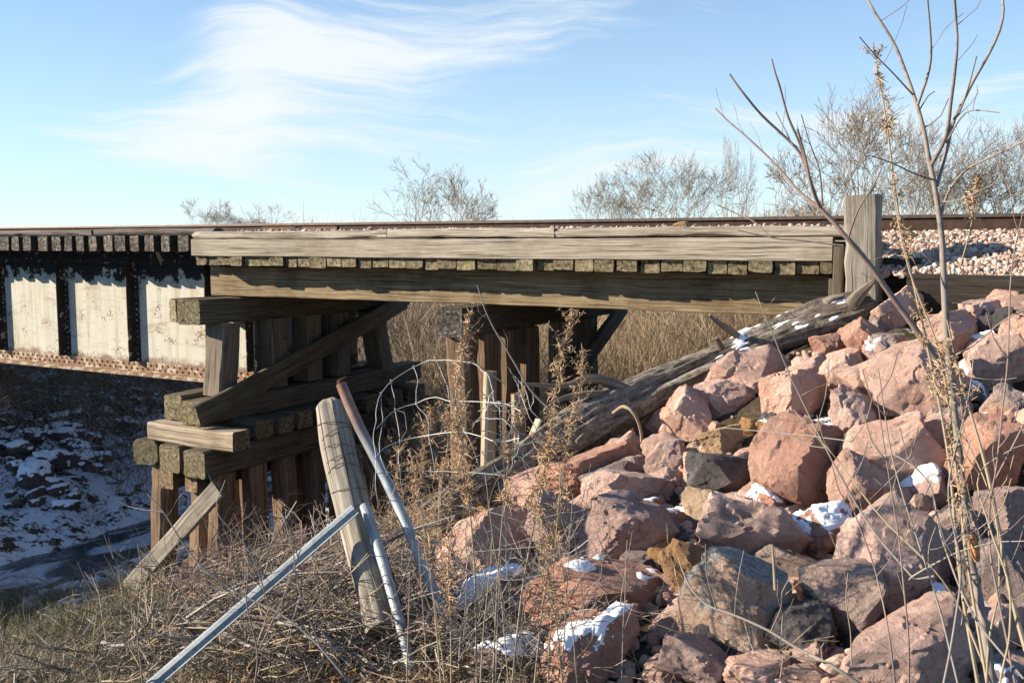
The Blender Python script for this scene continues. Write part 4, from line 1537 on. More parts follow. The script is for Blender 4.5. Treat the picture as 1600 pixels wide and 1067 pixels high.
for pts, rad in [([(1152, 524, 8.6), (1128, 508, 8.5), (1108, 492, 8.4)], [.035, .028, .012]),
                 ([(1325, 488, 8.9), (1342, 462, 8.85), (1368, 436, 8.85)], [.085, .06, .015]),
                 ([(1300, 490, 8.9), (1292, 470, 8.88), (1318, 462, 8.86)], [.07, .045, .015]),
                 ([(985, 612, 8.2), (930, 592, 8.1), (880, 603, 8.0), (815, 600, 7.9)], [.06, .04, .028, .012]),
                 ([(960, 620, 8.15), (925, 615, 8.0), (880, 622, 7.9), (850, 640, 7.8)], [.05, .035, .02, .01]),
                 ([(965, 640, 8.1), (935, 655, 7.9), (900, 690, 7.7)], [.05, .03, .012]),
                 ([(1128, 545, 8.45), (1118, 528, 8.4)], [.03, .02])]:
    tube('branch_stub', [P(a_, b_, r=c_) for a_, b_, c_ in pts], rad, 'wood_log', 'end_brown', lg, 8, .05, .2, 2.5, 4)
vine = Acc()
vine.chain([tuple(P(a_, b_, r=c_)) for a_, b_, c_ in [(958, 645, 7.8), (975, 635, 7.6), (992, 648, 7.55), (1002, 680, 7.6), (998, 720, 7.7), (985, 745, 7.75)]], [.013, .014, .013, .011, .009, .006], .04, 7)
tag(vine.build('hooked_twig', 'twig_tan', smooth=True), 'pale hooked root with an orange tip curving over the rocks under the log', 'root')
# split stump piece among rocks
o = beam('split_wood', P(1278, 600, r=8.3), P(1290, 545, r=8.45), .10, .05, 'wood_driftpost', 'end_moss', None, chip=.04, wob=.012)
tag(o, 'split grey piece of wood standing between rocks under the snowy log end', 'wood piece')

# ------------------------------------------------------------------ leaning posts and metal
wp = thing('wooden_fence_post', 'round weathered grey fence post leaning left, wrapped with loops of wire', 'fence post', tuple(P(600, 1040, r=4.7)))
WP = [(517, 636, 6.0, 24), (530, 700, 5.8, 26), (545, 765, 5.6, 27), (560, 830, 5.4, 27), (576, 900, 5.15, 27), (596, 985, 4.9, 26)]
wpp = [P(a_, b_, r=c_) for a_, b_, c_, d_ in WP]
wpr = [d_ / FPX * c_ * .97 for a_, b_, c_, d_ in WP]
tube('post_shaft', [tuple(Vector(wpp[0]) + (wpp[0] - wpp[1]).normalized() * .035)] + [tuple(v) for v in wpp], [wpr[0] * .62] + wpr, 'wood_driftpost', 'end_brown', wp, 30, .03, .13, 3.0, 1.6)
pp, rr_ = smooth_path([tuple(v) for v in wpp], wpr, .02)
for fr_, tlt in ((.10, .3), (.15, -.25), (.22, .2), (.27, -.1), (.33, .35), (.40, -.3), (.5, .1)):
    i = int(fr_ * len(pp))
    T = pp[min(i + 2, len(pp) - 1)] - pp[i]
    T /= np.linalg.norm(T)
    N = np.cross(T, RIGHT)
    N /= np.linalg.norm(N)
    B = np.cross(T, N)
    rad = rr_[i] * 1.09
    an = np.linspace(0, 2 * math.pi, 28)
    ring = [pp[i] + rad * (np.cos(t) * N + np.sin(t) * B) + T * (tlt * rad * np.cos(t + fr_ * 9) * 1.1) for t in an]
    a = Acc()
    a.chain(ring, [.0026] * 28, None, 5)
    a.build('wire_loop', 'wire_rust', wp)


def pole(name, label, cat, pts, wpx, mat, kind='round', snow=False):
    ps = [P(a_, b_, r=c_) for a_, b_, c_ in pts]
    t_ = thing(name, label, cat, tuple(ps[-1]))
    if kind == 'round':
        tube('shaft', ps, [wpx / 2 / FPX * q[2] for q in pts], mat, None, t_, 14, .1, 0)
    else:
        # ribbed channel: back plate with two flanges
        p0, p1 = ps[0], ps[-1]
        L, S, U, ln = orient(p0, p1, Vector((0, 0, 1)))
        w = wpx / FPX * pts[0][2]
        prof = [(-.5, 0), (-.34, .30), (-.14, .42), (.14, .42), (.34, .30), (.5, 0), (.62, -.02), (.62, .03), (.50, .06)]
        prof = [(-.66, .05), (-.64, -.02), (-.46, .0), (-.32, .30), (-.12, .44), (.12, .44), (.32, .30), (.46, .0), (.64, -.02), (.66, .05), (.50, .07), (.36, .37), (.13, .51), (-.13, .51), (-.36, .37), (-.50, .07)]
        V, F = [], []
        n = 16
        for i in range(n + 1):
            c = p0.lerp(p1, i / n) + U * .0
            for (a_, b_) in prof:
                V.append(c + (S * a_ + U * b_) * w)
        k = len(prof)
        for i in range(n):
            for j in range(k):
                F.append((i * k + j, i * k + (j + 1) % k, (i + 1) * k + (j + 1) % k, (i + 1) * k + j))
        F.append(tuple(range(k))[::-1])
        F.append(tuple(range(n * k, n * k + k)))
        put(link('shaft', mesh_np('shaft', np.array([tuple(v) for v in V]), F, M[mat])), t_)
        if snow == 'line':
            pass
    if snow is True:
        a = Acc()
        pp, rr_ = smooth_path([tuple(v) for v in ps], [wpx * .34 / FPX * q[2] for q in pts], .03)
        pp, rr_ = pp[int(len(pp) * .22):], rr_[int(len(pp) * .22):]
        rr_ = rr_ * np.clip(.75 + .5 * vnoise(pp * 7, 9), .25, 1.1) * np.clip(np.arange(len(rr_)) / 8, .1, 1)
        keep = np.arange(len(pp))
        sd = vnoise(pp * 9, 3)
        rr2 = rr_ * (1 + .25 * sd)
        nrm = np.array([0, -.1, 1.0])
        V, F, UV, MI = tube_arrays(pp + np.outer(rr_ * .62, nrm), rr2 * .95, 10, disp=grooves(3, .2, 1.5, 6))
        put(link('snow_patch', mesh_np('snow_patch', V, F, [M['snow'], M['snow']], MI=MI, smooth=True)), t_)
    return t_


pole('metal_pipe', 'thin leaning pipe, rusty at its bent tip and grey-blue below', 'pipe', [(533, 600, 5.7), (545, 630, 5.65), (562, 668, 5.6), (590, 722, 5.5), (622, 790, 5.35), (655, 868, 5.15), (692, 955, 4.95), (730, 1050, 4.7)], 17, 'pipe_paint')
pole('steel_post', 'snow-covered steel post leaning beside the wooden fence post', 'post', [(570, 790, 5.35), (590, 850, 5.15), (612, 925, 4.95), (632, 1000, 4.75), (650, 1080, 4.55)], 17, 'pipe_paint', snow=True)
pole('metal_channel', 'grey galvanised channel post lying diagonally over the brush at lower left', 'channel post', [(556, 798, 5.25), (236, 1075, 5.0)], 23, 'galvanised', 'channel')
a = Acc()
tp = [P(534, 606, r=5.7), P(530, 596, r=5.7), P(541, 588, r=5.72)]
a.chain([tuple(v) for v in tp], [.018, .014, .004], .01, 6)
pipe_top = a.build('bent_tip', 'bolt_iron')
for o_ in col.objects:
    if o_.name.startswith('metal_pipe'):
        put(pipe_top, o_)
# mossy plank standing right of the fence post
o = beam('mossy_board', P(600, 900, r=5.25), P(640, 1085, r=4.75), .13, .05, 'wood_cap', 'end_moss', None, up=tuple(-FWD), wob=.01)
tag(o, 'mossy dark board leaning behind the snow-covered steel post', 'board')

# ------------------------------------------------------------------ woven wire fence
wf = thing('wire_fence', 'crumpled galvanised woven-wire fence hanging in a loose curl between the posts and weeds', 'wire fence', tuple(P(650, 900, r=4.9)))
Z5 = lambda x, y: (560 + x / 3.557, 560 + y / 3.557)
HW = [[(95, 360), (98, 280), (125, 200), (182, 130), (240, 85), (308, 50), (370, 20), (430, 8), (520, 12), (600, 22), (645, 32), (690, 65), (725, 105), (742, 170), (752, 242)],
      [(100, 385), (150, 330), (205, 290), (262, 268), (322, 252), (372, 228), (430, 216), (500, 234), (620, 238), (752, 246), (820, 250), (900, 290)],
      [(95, 560), (140, 500), (222, 466), (300, 445), (392, 430), (480, 414), (590, 410), (700, 440), (790, 465), (900, 440)],
      [(95, 640), (230, 626), (330, 622), (420, 626), (520, 626), (610, 630), (720, 640), (850, 660)],
      [(100, 790), (230, 792), (340, 798), (470, 810), (600, 825), (720, 852), (860, 890), (980, 960)],
      [(120, 950), (200, 958), (262, 962), (370, 1000), (520, 1032), (620, 1070), (800, 1060), (1010, 1045)],
      [(60, 1090), (200, 1110), (400, 1180), (620, 1190), (820, 1230), (1040, 1200)]]
VW = [[(125, 200), (132, 350), (118, 480), (128, 560), (160, 640), (205, 705), (170, 800), (180, 880), (235, 935), (350, 1000)],
      [(182, 130), (200, 220), (205, 290), (225, 400), (232, 466), (222, 560), (232, 626), (250, 800), (265, 960), (300, 1060), (330, 1200)],
      [(308, 50), (330, 120), (322, 252), (385, 330), (392, 430), (400, 480), (425, 610), (470, 720), (482, 810), (520, 920), (520, 1030), (560, 1180)],
      [(430, 8), (462, 75), (500, 180), (520, 290), (590, 400), (640, 500), (662, 570), (710, 700), (720, 850), (740, 1000), (700, 1190)],
      [(868, 95), (930, 180), (960, 290), (1030, 350), (1060, 400)],
      [(92, 350), (85, 440), (100, 560), (95, 700), (112, 830), (130, 950), (200, 1110)],
      [(780, 240), (790, 420), (800, 520), (815, 660), (815, 850), (820, 1060), (830, 1230)],
      [(215, 290), (255, 300), (262, 360), (270, 400), (235, 460)],
      [(0, 780), (60, 880), (110, 1000), (180, 1110), (280, 1200)],
      [(860, 96), (905, 200), (950, 330), (1000, 420), (1020, 600)]]


def wdep(x, y):
    return 4.85 + .35 * math.sin(x * .004 + .5) + .22 * math.cos(y * .004 + x * .002) - .00022 * y + (.00012 * x)


a = Acc()
for L_, rad in ((HW, .0023), (VW, .0019)):
    for ln_ in L_:
        pts = [tuple(P(*Z5(x_, y_), r=wdep(x_, y_))) for x_, y_ in ln_]
        pp, rr_ = smooth_path(pts, [rad] * len(pts), .03)
        pp = pp + .004 * np.stack([vnoise(pp * 14, 1), vnoise(pp * 14, 2), vnoise(pp * 14, 3)], 1)
        a.chain(pp, rr_, None, 5)
# the knot wraps where wires cross
for ln_ in VW[:4]:
    for (x_, y_) in ln_[::2]:
        c = np.array(P(*Z5(x_, y_), r=wdep(x_, y_)))
        t = np.linspace(0, 12, 18)
        a.chain([c + np.array([.006 * math.cos(q), .006 * math.sin(q), (q - 6) * .002]) for q in t], [.0018] * 18, None, 3)
a.build('woven_wire', 'wire_steel', wf, smooth=True)
a = Acc()
r4 = random.Random(4)
for k in range(26):
    # crumpled loose ends
    x0, y0 = r4.uniform(620, 900), r4.uniform(180, 560)
    dpt = wdep(x0, y0) + r4.uniform(-.15, .25)
    ang = r4.uniform(0, 6.28)
    pts = []
    for j in range(6):
        pts.append(tuple(P(*Z5(x0, y0), r=dpt)))
        ang += r4.uniform(-.9, .9)
        st = r4.uniform(20, 70)
        x0 += math.cos(ang) * st
        y0 += math.sin(ang) * st
        dpt += r4.uniform(-.05, .05)
    a.chain(pts, [.002] * 6, .03, 4)
for k in range(18):
    x0, y0 = r4.uniform(300, 1000), r4.uniform(800, 1500)
    dpt = wdep(x0, y0 * .9) + r4.uniform(-.25, .1)
    ang = r4.uniform(-.6, .6) + (1.57 if r4.random() < .5 else 0)
    pts = []
    for j in range(7):
        pts.append(tuple(P(*Z5(x0, y0), r=dpt)))
        ang += r4.uniform(-.5, .5)
        x0 += math.cos(ang) * 60
        y0 += math.sin(ang) * 60
    a.chain(pts, [.002] * 7, .04, 4)
a.build('loose_wire', 'wire_steel', wf, smooth=True)


# ------------------------------------------------------------------ bare trees far behind
def bare_tree(name, label, base, height, spread, seed, n0=5, lean=0, dense=1.0, width=None, trunk_r=None, mat='twig_far', group=None, open_=.5):
    r = random.Random(seed)
    root = thing(name, label, 'tree', tuple(base), group)
    A1, A2 = Acc(), Acc()
    thick, thin = [], []
    tr_ = trunk_r or height * .018

    def grow(p, d, ln, rad, lvl):
        k = 3
        q = Vector(p)
        dd = Vector(d)
        for i in range(k):
            d2 = (dd + Vector((r.gauss(0, .10), r.gauss(0, .10), r.gauss(.03, .06)))).normalized()
            nq = q + d2 * ln / k
            r0_, r1_ = rad * (1 - .22 * i), rad * (1 - .22 * (i + 1))
            (thick if lvl < 3 else thin).append((q.copy(), nq.copy(), r0_, r1_))
            if lvl < 6 and i > 0:
                for _ in range(1 if r.random() < .45 * dense else 2):
                    sp_ = .55 + .35 * open_ + r.uniform(-.1, .2)
                    ax = Vector((r.gauss(0, 1), r.gauss(0, 1), r.gauss(0, .55))).normalized()
                    nd = (d2 * (1 - .25 * open_) + ax * sp_ + Vector((0, 0, .10))).normalized()
                    grow(nq, nd, ln * r.uniform(.55, .78), r1_ * .62, lvl + 1)
            q, dd = nq, d2
    b = Vector((0, 0, 0))
    L0 = height * .30
    for i in range(n0):
        a_ = i * 2.4 + r.uniform(0, 1)
        grow(Vector((math.cos(a_) * tr_ * .6, math.sin(a_) * tr_ * .6, 0)), Vector((math.cos(a_) * spread * r.uniform(.3, 1), math.sin(a_) * spread * r.uniform(.3, 1), 1)).normalized(), L0 * r.uniform(.8, 1.2), tr_ * r.uniform(.5, .8), 1)
    thin = thin[:40000]
    for lst, acc, sd in ((thick, A1, 5), (thin, A2, 3)):
        if lst:
            acc.segs([tuple(s_[0]) for s_ in lst], [tuple(s_[1]) for s_ in lst], [max(s_[2] * (1.4 if sd == 5 else .8), .0075) for s_ in lst], [max(s_[3] * (1.4 if sd == 5 else .8), .0055) for s_ in lst], sd)
    # scale to the wanted height
    allv = np.concatenate(A2.V)
    sc_ = height / max(allv[:, 2].max(), .1)
    sx_ = sc_ if width is None else width / 2 / max(np.percentile(np.abs(allv[:, :2]), 97), .1)
    t1 = A1.build('trunk', 'bark_tree')
    t2 = A2.build('crown', mat)
    for t_ in (t1, t2):
        t_.parent = root
        t_.scale = (sx_, sx_, sc_)
    return root


def tree_at(px, py_top, r_, zb, **k):
    top = P(px, py_top, r=r_)
    base = Vector((top.x, top.y, zb))
    return dict(base=base, height=top.z - zb, **k)


TR = [
    ('bare_tree', 'broad low bare tree at far left on the horizon above the girder deck', 330, 309, 95, dict(spread=1.0, width=6.0, seed=21, n0=6)),
    ('bare_tree', 'smaller bare tree right beside the far left one on the horizon', 392, 314, 100, dict(spread=1.0, width=6.0, seed=22, n0=6)),
    ('bare_tree', 'loose open bare tree alone above the middle of the deck', 690, 232, 58, dict(spread=.85, width=5.8, seed=23, n0=5, open_=.3)),
    ('bare_tree', 'low bush-like bare tree at the right foot of the lone middle tree', 745, 305, 62, dict(spread=1.1, width=2.9, seed=24, n0=4)),
    ('bare_tree', 'small leaning bare tree left of the round dense one', 945, 262, 60, dict(spread=.9, width=3.8, seed=25, n0=4)),
    ('bare_tree', 'round dense bare tree above the right part of the deck', 1050, 228, 58, dict(spread=1.0, width=7.54, seed=26, n0=9, dense=1.0)),
    ('bare_tree', 'thin wispy bare sapling right of the round dense tree', 1148, 205, 40, dict(spread=.3, width=1.6, seed=27, n0=3, open_=.1)),
    ('bare_tree', 'low bare thicket tree left of the end post', 1240, 272, 46, dict(spread=1.2, width=5.20, seed=28, n0=9, dense=1.0)),
    ('bare_tree', 'tall twisted bare tree directly behind the end post', 1330, 128, 38, dict(spread=.9, width=5.59, seed=29, n0=5)),
    ('bare_tree', 'bare tree between the end post and the main sapling', 1420, 168, 42, dict(spread=1.0, width=4.68, seed=30, n0=9, dense=1.0)),
    ('bare_tree', 'wide bare tree behind the main sapling', 1510, 152, 44, dict(spread=1.0, width=5.72, seed=31, n0=9, dense=1.0)),
    ('bare_tree', 'bare tree at the right edge of the picture behind the rails', 1590, 172, 46, dict(spread=1.0, width=5.20, seed=32, n0=9, dense=1.0)),
    ('bare_tree', 'bare tree beyond the right edge', 1700, 190, 48, dict(spread=1.0, seed=33, n0=6)),
]
for nm, lb, px, pt, r_, kw in TR:
    if px > 1650:
        continue
    bare_tree(nm, lb, **tree_at(px, pt, r_, -1.4), **kw)

# ------------------------------------------------------------------ brush beneath and behind the bridge
r5 = np.random.default_rng(55)


def stems(n, X, Y, hmin, hmax, mat, name, lean=.25, rad=.006, twigs=2, label=None, hlimit=None):
    a = Acc()
    z = H(X, Y)
    n = len(X)
    base = np.stack([X, Y, z - .05], 1)
    hgt = r5.uniform(hmin, hmax, n)
    if hlimit is not None:
        hgt = np.minimum(hgt, np.maximum(.3, hlimit - z))
    d = np.stack([r5.normal(0, lean, n), r5.normal(0, lean, n), np.ones(n)], 1)
    d /= np.linalg.norm(d, axis=1)[:, None]
    p = base
    k = 4
    for i in range(k):
        d2 = d + np.stack([r5.normal(0, .10, n), r5.normal(0, .10, n), np.zeros(n)], 1)
        q = p + d2 * (hgt / k)[:, None]
        r0_ = rad * (1 - i / k * .8) * r5.uniform(.7, 1.3, n)
        a.segs(p, q, r0_, r0_ * .8)
        if i >= 1:
            for _ in range(twigs):
                td = d2 + r5.normal(0, .42, (n, 3))
                td[:, 2] = np.abs(td[:, 2]) * .9 + .15
                tl = hgt * r5.uniform(.10, .32, n)
                e = q + td / (np.linalg.norm(td, axis=1)[:, None]) * tl[:, None]
                a.segs(q, e, rad * .45, rad * .25)
        p, d = q, d2
    o = a.build(name, mat)
    return tag(o, kind='stuff')


n = 8000
X = r5.uniform(-12, 1.5, n)
Y = r5.uniform(16.6, 22, n)
stems(n, X, Y, .8, 3.2, 'brush_tan', 'brush', hlimit=.05, rad=.005, lean=.42)
n = 8000
X = r5.uniform(-22, 3, n)
Y = r5.uniform(20, 32, n)
stems(n, X, Y, 2., 4.2, 'brush_tan', 'brush', rad=.008, hlimit=.1)
n = 900
X = r5.uniform(-18, 1.5, n)
Y = r5.uniform(16.5, 22, n)
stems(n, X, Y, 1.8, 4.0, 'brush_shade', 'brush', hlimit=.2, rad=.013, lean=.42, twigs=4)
# thin thicket in front of bent, and on the far bank
n = 4200
X = r5.uniform(-22, -16.9, n)
Y = r5.uniform(9.5, 20, n)
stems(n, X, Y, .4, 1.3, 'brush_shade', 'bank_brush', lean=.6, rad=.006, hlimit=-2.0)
n = 900
X = r5.uniform(-9.2, -6.2, n)
Y = r5.uniform(11.5, 14.3, n)
stems(n, X, Y, .5, 1.6, 'brush_tan', 'brush', lean=.4, rad=.005, hlimit=-1.6)
n = 500
X = r5.uniform(-17, -14.2, n)
Y = r5.uniform(11.5, 16, n)
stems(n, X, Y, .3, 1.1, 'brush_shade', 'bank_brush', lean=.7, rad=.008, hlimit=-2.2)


# ------------------------------------------------------------------ grass
def grass(n, X, Y, hmin, hmax, wid, mat, name, lean=.35, bend=.5, keep=None):
    m_ = vnoise(np.stack([X * 3.1, Y * 3.1, 0 * X], 1), 12) + .5 * vnoise(np.stack([X * 9, Y * 9, 0 * X], 1), 14) > -.25
    X, Y = X[m_], Y[m_]
    z = H(X, Y)
    A = np.stack([X, Y, z - .02], 1)
    D = np.stack([r5.normal(0, lean, len(X)), r5.normal(0, lean, len(X)), np.ones(len(X))], 1)
    ln = r5.uniform(hmin, hmax, len(X))
    b = np.stack([r5.normal(0, bend, len(X)), r5.normal(0, bend, len(X)), -np.abs(r5.normal(0, bend * .6, len(X)))], 1)
    a = Acc()
    a.ribbons(A, D, ln, np.full(len(X), wid), b, 4)
    return tag(a.build(name, mat), kind='stuff')


def ground_pts(n, x0, x1, y0, y1, clump=None):
    """points on the ground under a patch of the picture"""
    out = []
    dens = r5.uniform(0, 1, (n, 2))
    PX = x0 + (x1 - x0) * dens[:, 0]
    PY = y0 + (y1 - y0) * dens[:, 1]
    # coarse lookup of hits, then jitter
    gxs = np.linspace(x0, x1, 14)
    gys = np.linspace(y0, y1, 10)
    tab = np.array([[hit(a_, b_)[:2] for a_ in gxs] for b_ in gys])
    fx = (PX - x0) / (x1 - x0) * 13
    fy = (PY - y0) / (y1 - y0) * 9
    ix = np.clip(fx.astype(int), 0, 12)
    iy = np.clip(fy.astype(int), 0, 8)
    u, v = (fx - ix)[:, None], (fy - iy)[:, None]
    t = tab[iy, ix] * (1 - u) * (1 - v) + tab[iy, ix + 1] * u * (1 - v) + tab[iy + 1, ix] * (1 - u) * v + tab[iy + 1, ix + 1] * u * v
    return t[:, 0], t[:, 1]


X, Y = ground_pts(15000, -60, 330, 925, 1120)
grass(0, X, Y, .10, .34, .006, 'grass_dry', 'dry_grass', .55, .6)
X, Y = ground_pts(14000, -60, 230, 925, 1010)
grass(0, X, Y, .12, .42, .007, 'grass_green', 'green_grass', .4, .5)
X, Y = ground_pts(5000, 250, 700, 890, 1110)
grass(0, X, Y, .08, .30, .006, 'grass_dry', 'dry_grass', .7, .7)
X = r5.uniform(-16.3, -14.1, 4000)
Y = r5.uniform(7.5, 13, 4000)
msk = vnoise(np.stack([X * 1.3, Y * 1.3, 0 * X], 1), 5) > .12
grass(0, X[msk], Y[msk], .08, .26, .009, 'brush_shade', 'bank_grass', .6, .5)
X = r5.uniform(-11.9, -6, 9000)
Y = r5.uniform(6.5, 9.2, 9000)
grass(0, X, Y, .06, .2, .006, 'grass_dry', 'dry_grass', .6, .5)
X, Y = ground_pts(5000, 640, 860, 880, 1110)
grass(0, X, Y, .08, .30, .005, 'grass_dry', 'dry_grass', .7, .7)


# tangled dead sticks
def tangle(name, mat, n, x0, x1, y0, y1, lmin, lmax, rad, seed, up=.35, lift=(0, .25), ang=None):
    r = random.Random(seed)
    X, Y = ground_pts(n, x0, x1, y0, y1)
    Z = H(X, Y)
    a = Acc()
    for i in range(n):
        p = np.array([X[i], Y[i], Z[i] + r.uniform(*lift)])
        az = r.uniform(0, 6.28) if ang is None else r.gauss(*ang)
        d = np.array([math.cos(az), math.sin(az), r.gauss(up, .3)])
        d /= np.linalg.norm(d)
        L_ = r.uniform(lmin, lmax)
        pts = [p]
        for j in range(5):
            d = d + np.array([r.gauss(0, .16), r.gauss(0, .16), r.gauss(-.02, .14)])
            d /= np.linalg.norm(d)
            p = p + d * L_ / 5
            pts.append(p)
        r0_ = rad * r.uniform(.5, 1.5)
        pts = np.array(pts)
        rr = np.linspace(r0_, r0_ * .35, 6)
        a.segs(pts[:-1], pts[1:], rr[:-1], rr[1:], 4)
        if L_ > .3:
            for j in (2, 3, 4):
                dd = d + np.array([r.gauss(0, .7), r.gauss(0, .7), r.gauss(.2, .5)])
                dd /= np.linalg.norm(dd)
                a.segs([pts[j]], [pts[j] + dd * L_ * r.uniform(.12, .3)], r0_ * .45, r0_ * .2, 3)
    return tag(a.build(name, mat), kind='stuff')


tangle('dead_sticks', 'twig_grey', 560, -40, 640, 900, 1110, .15, .6, .0045, 1)
tangle('dead_sticks', 'twig_tan', 480, 120, 700, 880, 1110, .2, .7, .004, 2)
tangle('dead_sticks', 'twig_grey', 260, 620, 900, 850, 1100, .15, .55, .003, 3)
tangle('dead_sticks', 'wood_log' if False else 'twig_grey', 160, 150, 560, 930, 1060, .5, 1.2, .010, 4, up=.12, ang=(.35, .35), lift=(.05, .3))
tangle('dead_sticks', 'twig_red', 200, 420, 640, 860, 1080, .2, .6, .006, 6, up=.1, lift=(0, .35))


tangle('dead_sticks', 'twig_grey', 240, 630, 880, 850, 1100, .3, .8, .0028, 21, up=1.1, lift=(0, .1))
tangle('dead_sticks', 'twig_tan', 60, 900, 1250, 980, 1100, .15, .5, .0025, 22, up=.8, lift=(0, .1))
tangle('dead_sticks', 'twig_grey', 150, 530, 700, 900, 1040, .2, .55, .003, 31, up=1.2, lift=(0, .1))
tangle('dead_sticks', 'twig_grey', 90, 150, 560, 960, 1090, .4, .9, .0035, 32, up=1.6, lift=(0, .1))
tangle('dead_sticks', 'twig_tan', 240, 210, 540, 930, 1080, .4, 1.0, .0045, 7, up=.15, ang=(.35, .8), lift=(.08, .3))
tangle('dead_sticks', 'twig_red', 120, 250, 520, 900, 1060, .3, .8, .004, 9, up=.3, ang=(.35, 1.2), lift=(.15, .45))


def litter():
    a = Acc()
    X, Y = ground_pts(5200, 330, 720, 870, 1110)
    n = len(X)
    A = np.stack([X, Y, H(X, Y) + r5.uniform(0, .10, n)], 1)
    D = r5.normal(0, 1, (n, 3))
    D[:, 2] *= .4
    a.ribbons(A, D, r5.uniform(.03, .09, n), r5.uniform(.010, .028, n), r5.normal(0, .9, (n, 3)), 4)
    tag(a.build('leaf_litter', 'leaf_brown'), kind='stuff')


litter()


# feathery tan plumes
def plume_bank():
    a = Acc()
    r = random.Random(8)
    X, Y = ground_pts(330, 190, 560, 880, 985)
    Z = H(X, Y)
    for i in range(len(X)):
        p = np.array([X[i], Y[i], Z[i]])
        d = np.array([r.gauss(.1, .35), r.gauss(0, .35), 1.0])
        L_ = r.uniform(.15, .38)
        pts = [p]
        for j in range(7):
            d = d + np.array([r.gauss(0, .12), r.gauss(0, .12), -.05])
            d /= np.linalg.norm(d)
            p = p + d * L_ / 7
            pts.append(p)
        pts = np.array(pts)
        a.segs(pts[:-1], pts[1:], .0022, .0018)
        for j in range(3, 8):
            m_ = 16
            dd = rng.normal(0, 1, (m_, 3))
            dd[:, 2] = np.abs(dd[:, 2])
            dd /= np.linalg.norm(dd, axis=1)[:, None]
            st = pts[j] - d * rng.uniform(0, L_ / 7, (m_, 1))
            a.segs(st, st + dd * rng.uniform(.008, .026, (m_, 1)), .0022, .0012)
    tag(a.build('feathery_weeds', 'plume_tan'), kind='stuff')


plume_bank()


rubble()


# ------------------------------------------------------------------ tall dry weeds, one thing each
def dry_weed(label, pts, rbase, heads, seed, leaf=.05, density=36, mat='weed_brown', stem='twig_tan', side=True):
    density *= 1.5
    """pts: (px, py, r) from foot to tip; heads: list of (t0, t1) stretches carrying curled leaves"""
    r = random.Random(seed)
    gp = [P(a_, b_, r=c_) for a_, b_, c_ in pts]
    t_ = thing('dry_weed', label, 'weed', tuple(gp[0]))
    pp, rr = smooth_path([tuple(v) for v in gp], list(np.linspace(rbase, rbase * .35, len(gp))), .05)
    a = Acc()
    a.chain(pp, rr, None, 6)
    b = Acc()
    n = len(pp)
    for (t0, t1) in heads:
        i0, i1 = int(t0 * (n - 1)), int(t1 * (n - 1))
        ln = np.linalg.norm(pp[i1] - pp[i0])
        m_ = int(density * ln / .1)
        cen = []
        for k in range(m_):
            if k % 9 == 0:
                u = r.random()
                i = min(i0 + int(u * (i1 - i0)), n - 2)
                o0 = np.array([r.gauss(0, 1), r.gauss(0, 1), r.gauss(.2, .8)]) * leaf * .42 * (1.25 - .7 * u)
            p = pp[i] + (pp[i + 1] - pp[i]) * r.random() + o0 * r.uniform(.3, 1.1)
            az = r.uniform(0, 6.28)
            reach = leaf * (1.25 - .75 * u) * r.uniform(.4, 1.3)
            d = np.array([math.cos(az), math.sin(az), r.uniform(-.1, .9)])
            q = [p]
            curl = np.array([r.gauss(0, 1.5), r.gauss(0, 1.5), r.gauss(-.4, 1.4)])
            for j in range(5):
                d = d + curl * .45
                d /= np.linalg.norm(d)
                q.append(q[-1] + d * reach * .24)
            q = np.array(q)
            w = r.uniform(.0010, .0022)
            b.segs(q[:-1], q[1:], [w, w * 1.5, w * 1.4, w, w * .7], [w * 1.5, w * 1.4, w, w * .7, w * .3])
        if side:
            for k in range(max(2, int(ln / .06))):
                i = r.randint(i0, max(i0, i1 - 1))
                az = r.uniform(0, 6.28)
                d = np.array([math.cos(az) * .7, math.sin(az) * .7, .8])
                L_ = leaf * r.uniform(1.2, 2.6)
                e = pp[i] + d * L_
                a.segs([pp[i]], [e], .0016, .0008)
                for _ in range(10):
                    s0 = pp[i] + d * L_ * r.uniform(.3, 1)
                    dd = np.array([r.gauss(0, 1), r.gauss(0, 1), r.gauss(0, 1)])
                    dd /= np.linalg.norm(dd)
                    e2 = s0 + dd * .014
                    b.segs([s0, e2], [e2, e2 + np.array([dd[1], dd[2], dd[0]]) * .01], .0016, .001)
    a.build('stem', stem, t_)
    b.build('curled_leaves', mat, t_)
    return t_


dry_weed('tall dry weed with curled brown leaves in front of the middle bent cap, left one', [(745, 1070, 4.2), (742, 900, 4.3), (730, 760, 4.4), (712, 640, 4.5), (722, 560, 4.5), (736, 488, 4.5)], .005, [(.45, 1.0)], 1, .055, 42)
dry_weed('tallest brown curly weed in front of the log, its tip against the stringer', [(800, 1070, 4.1), (815, 930, 4.2), (838, 800, 4.3), (858, 690, 4.35), (872, 590, 4.4), (893, 487, 4.4)], .005, [(.42, 1.0)], 2, .055, 40)
dry_weed('second curly weed just right of the tallest one over the log', [(835, 1070, 4.15), (850, 930, 4.2), (872, 800, 4.3), (888, 690, 4.3), (905, 620, 4.35), (912, 545, 4.35)], .0045, [(.40, 1.0)], 3, .05, 36)
dry_weed('stooping dry weed with a drooping brown head between the two taller ones', [(770, 1070, 4.3), (778, 900, 4.4), (790, 760, 4.5), (800, 690, 4.5), (812, 640, 4.5), (818, 615, 4.5)], .004, [(.6, 1.0)], 4, .05, 36)
dry_weed('thin straw-coloured stalk with small side curls near the bottom centre', [(690, 1080, 4.0), (680, 960, 4.1), (668, 860, 4.2), (655, 780, 4.3), (640, 700, 4.4)], .004, [(.5, 1.0)], 5, .04, 20)
dry_weed('brown weed with a ragged head low among the wire', [(705, 1080, 4.2), (704, 960, 4.25), (700, 880, 4.3), (706, 815, 4.3), (700, 740, 4.35)], .004, [(.3, 1.0)], 6, .045, 22)
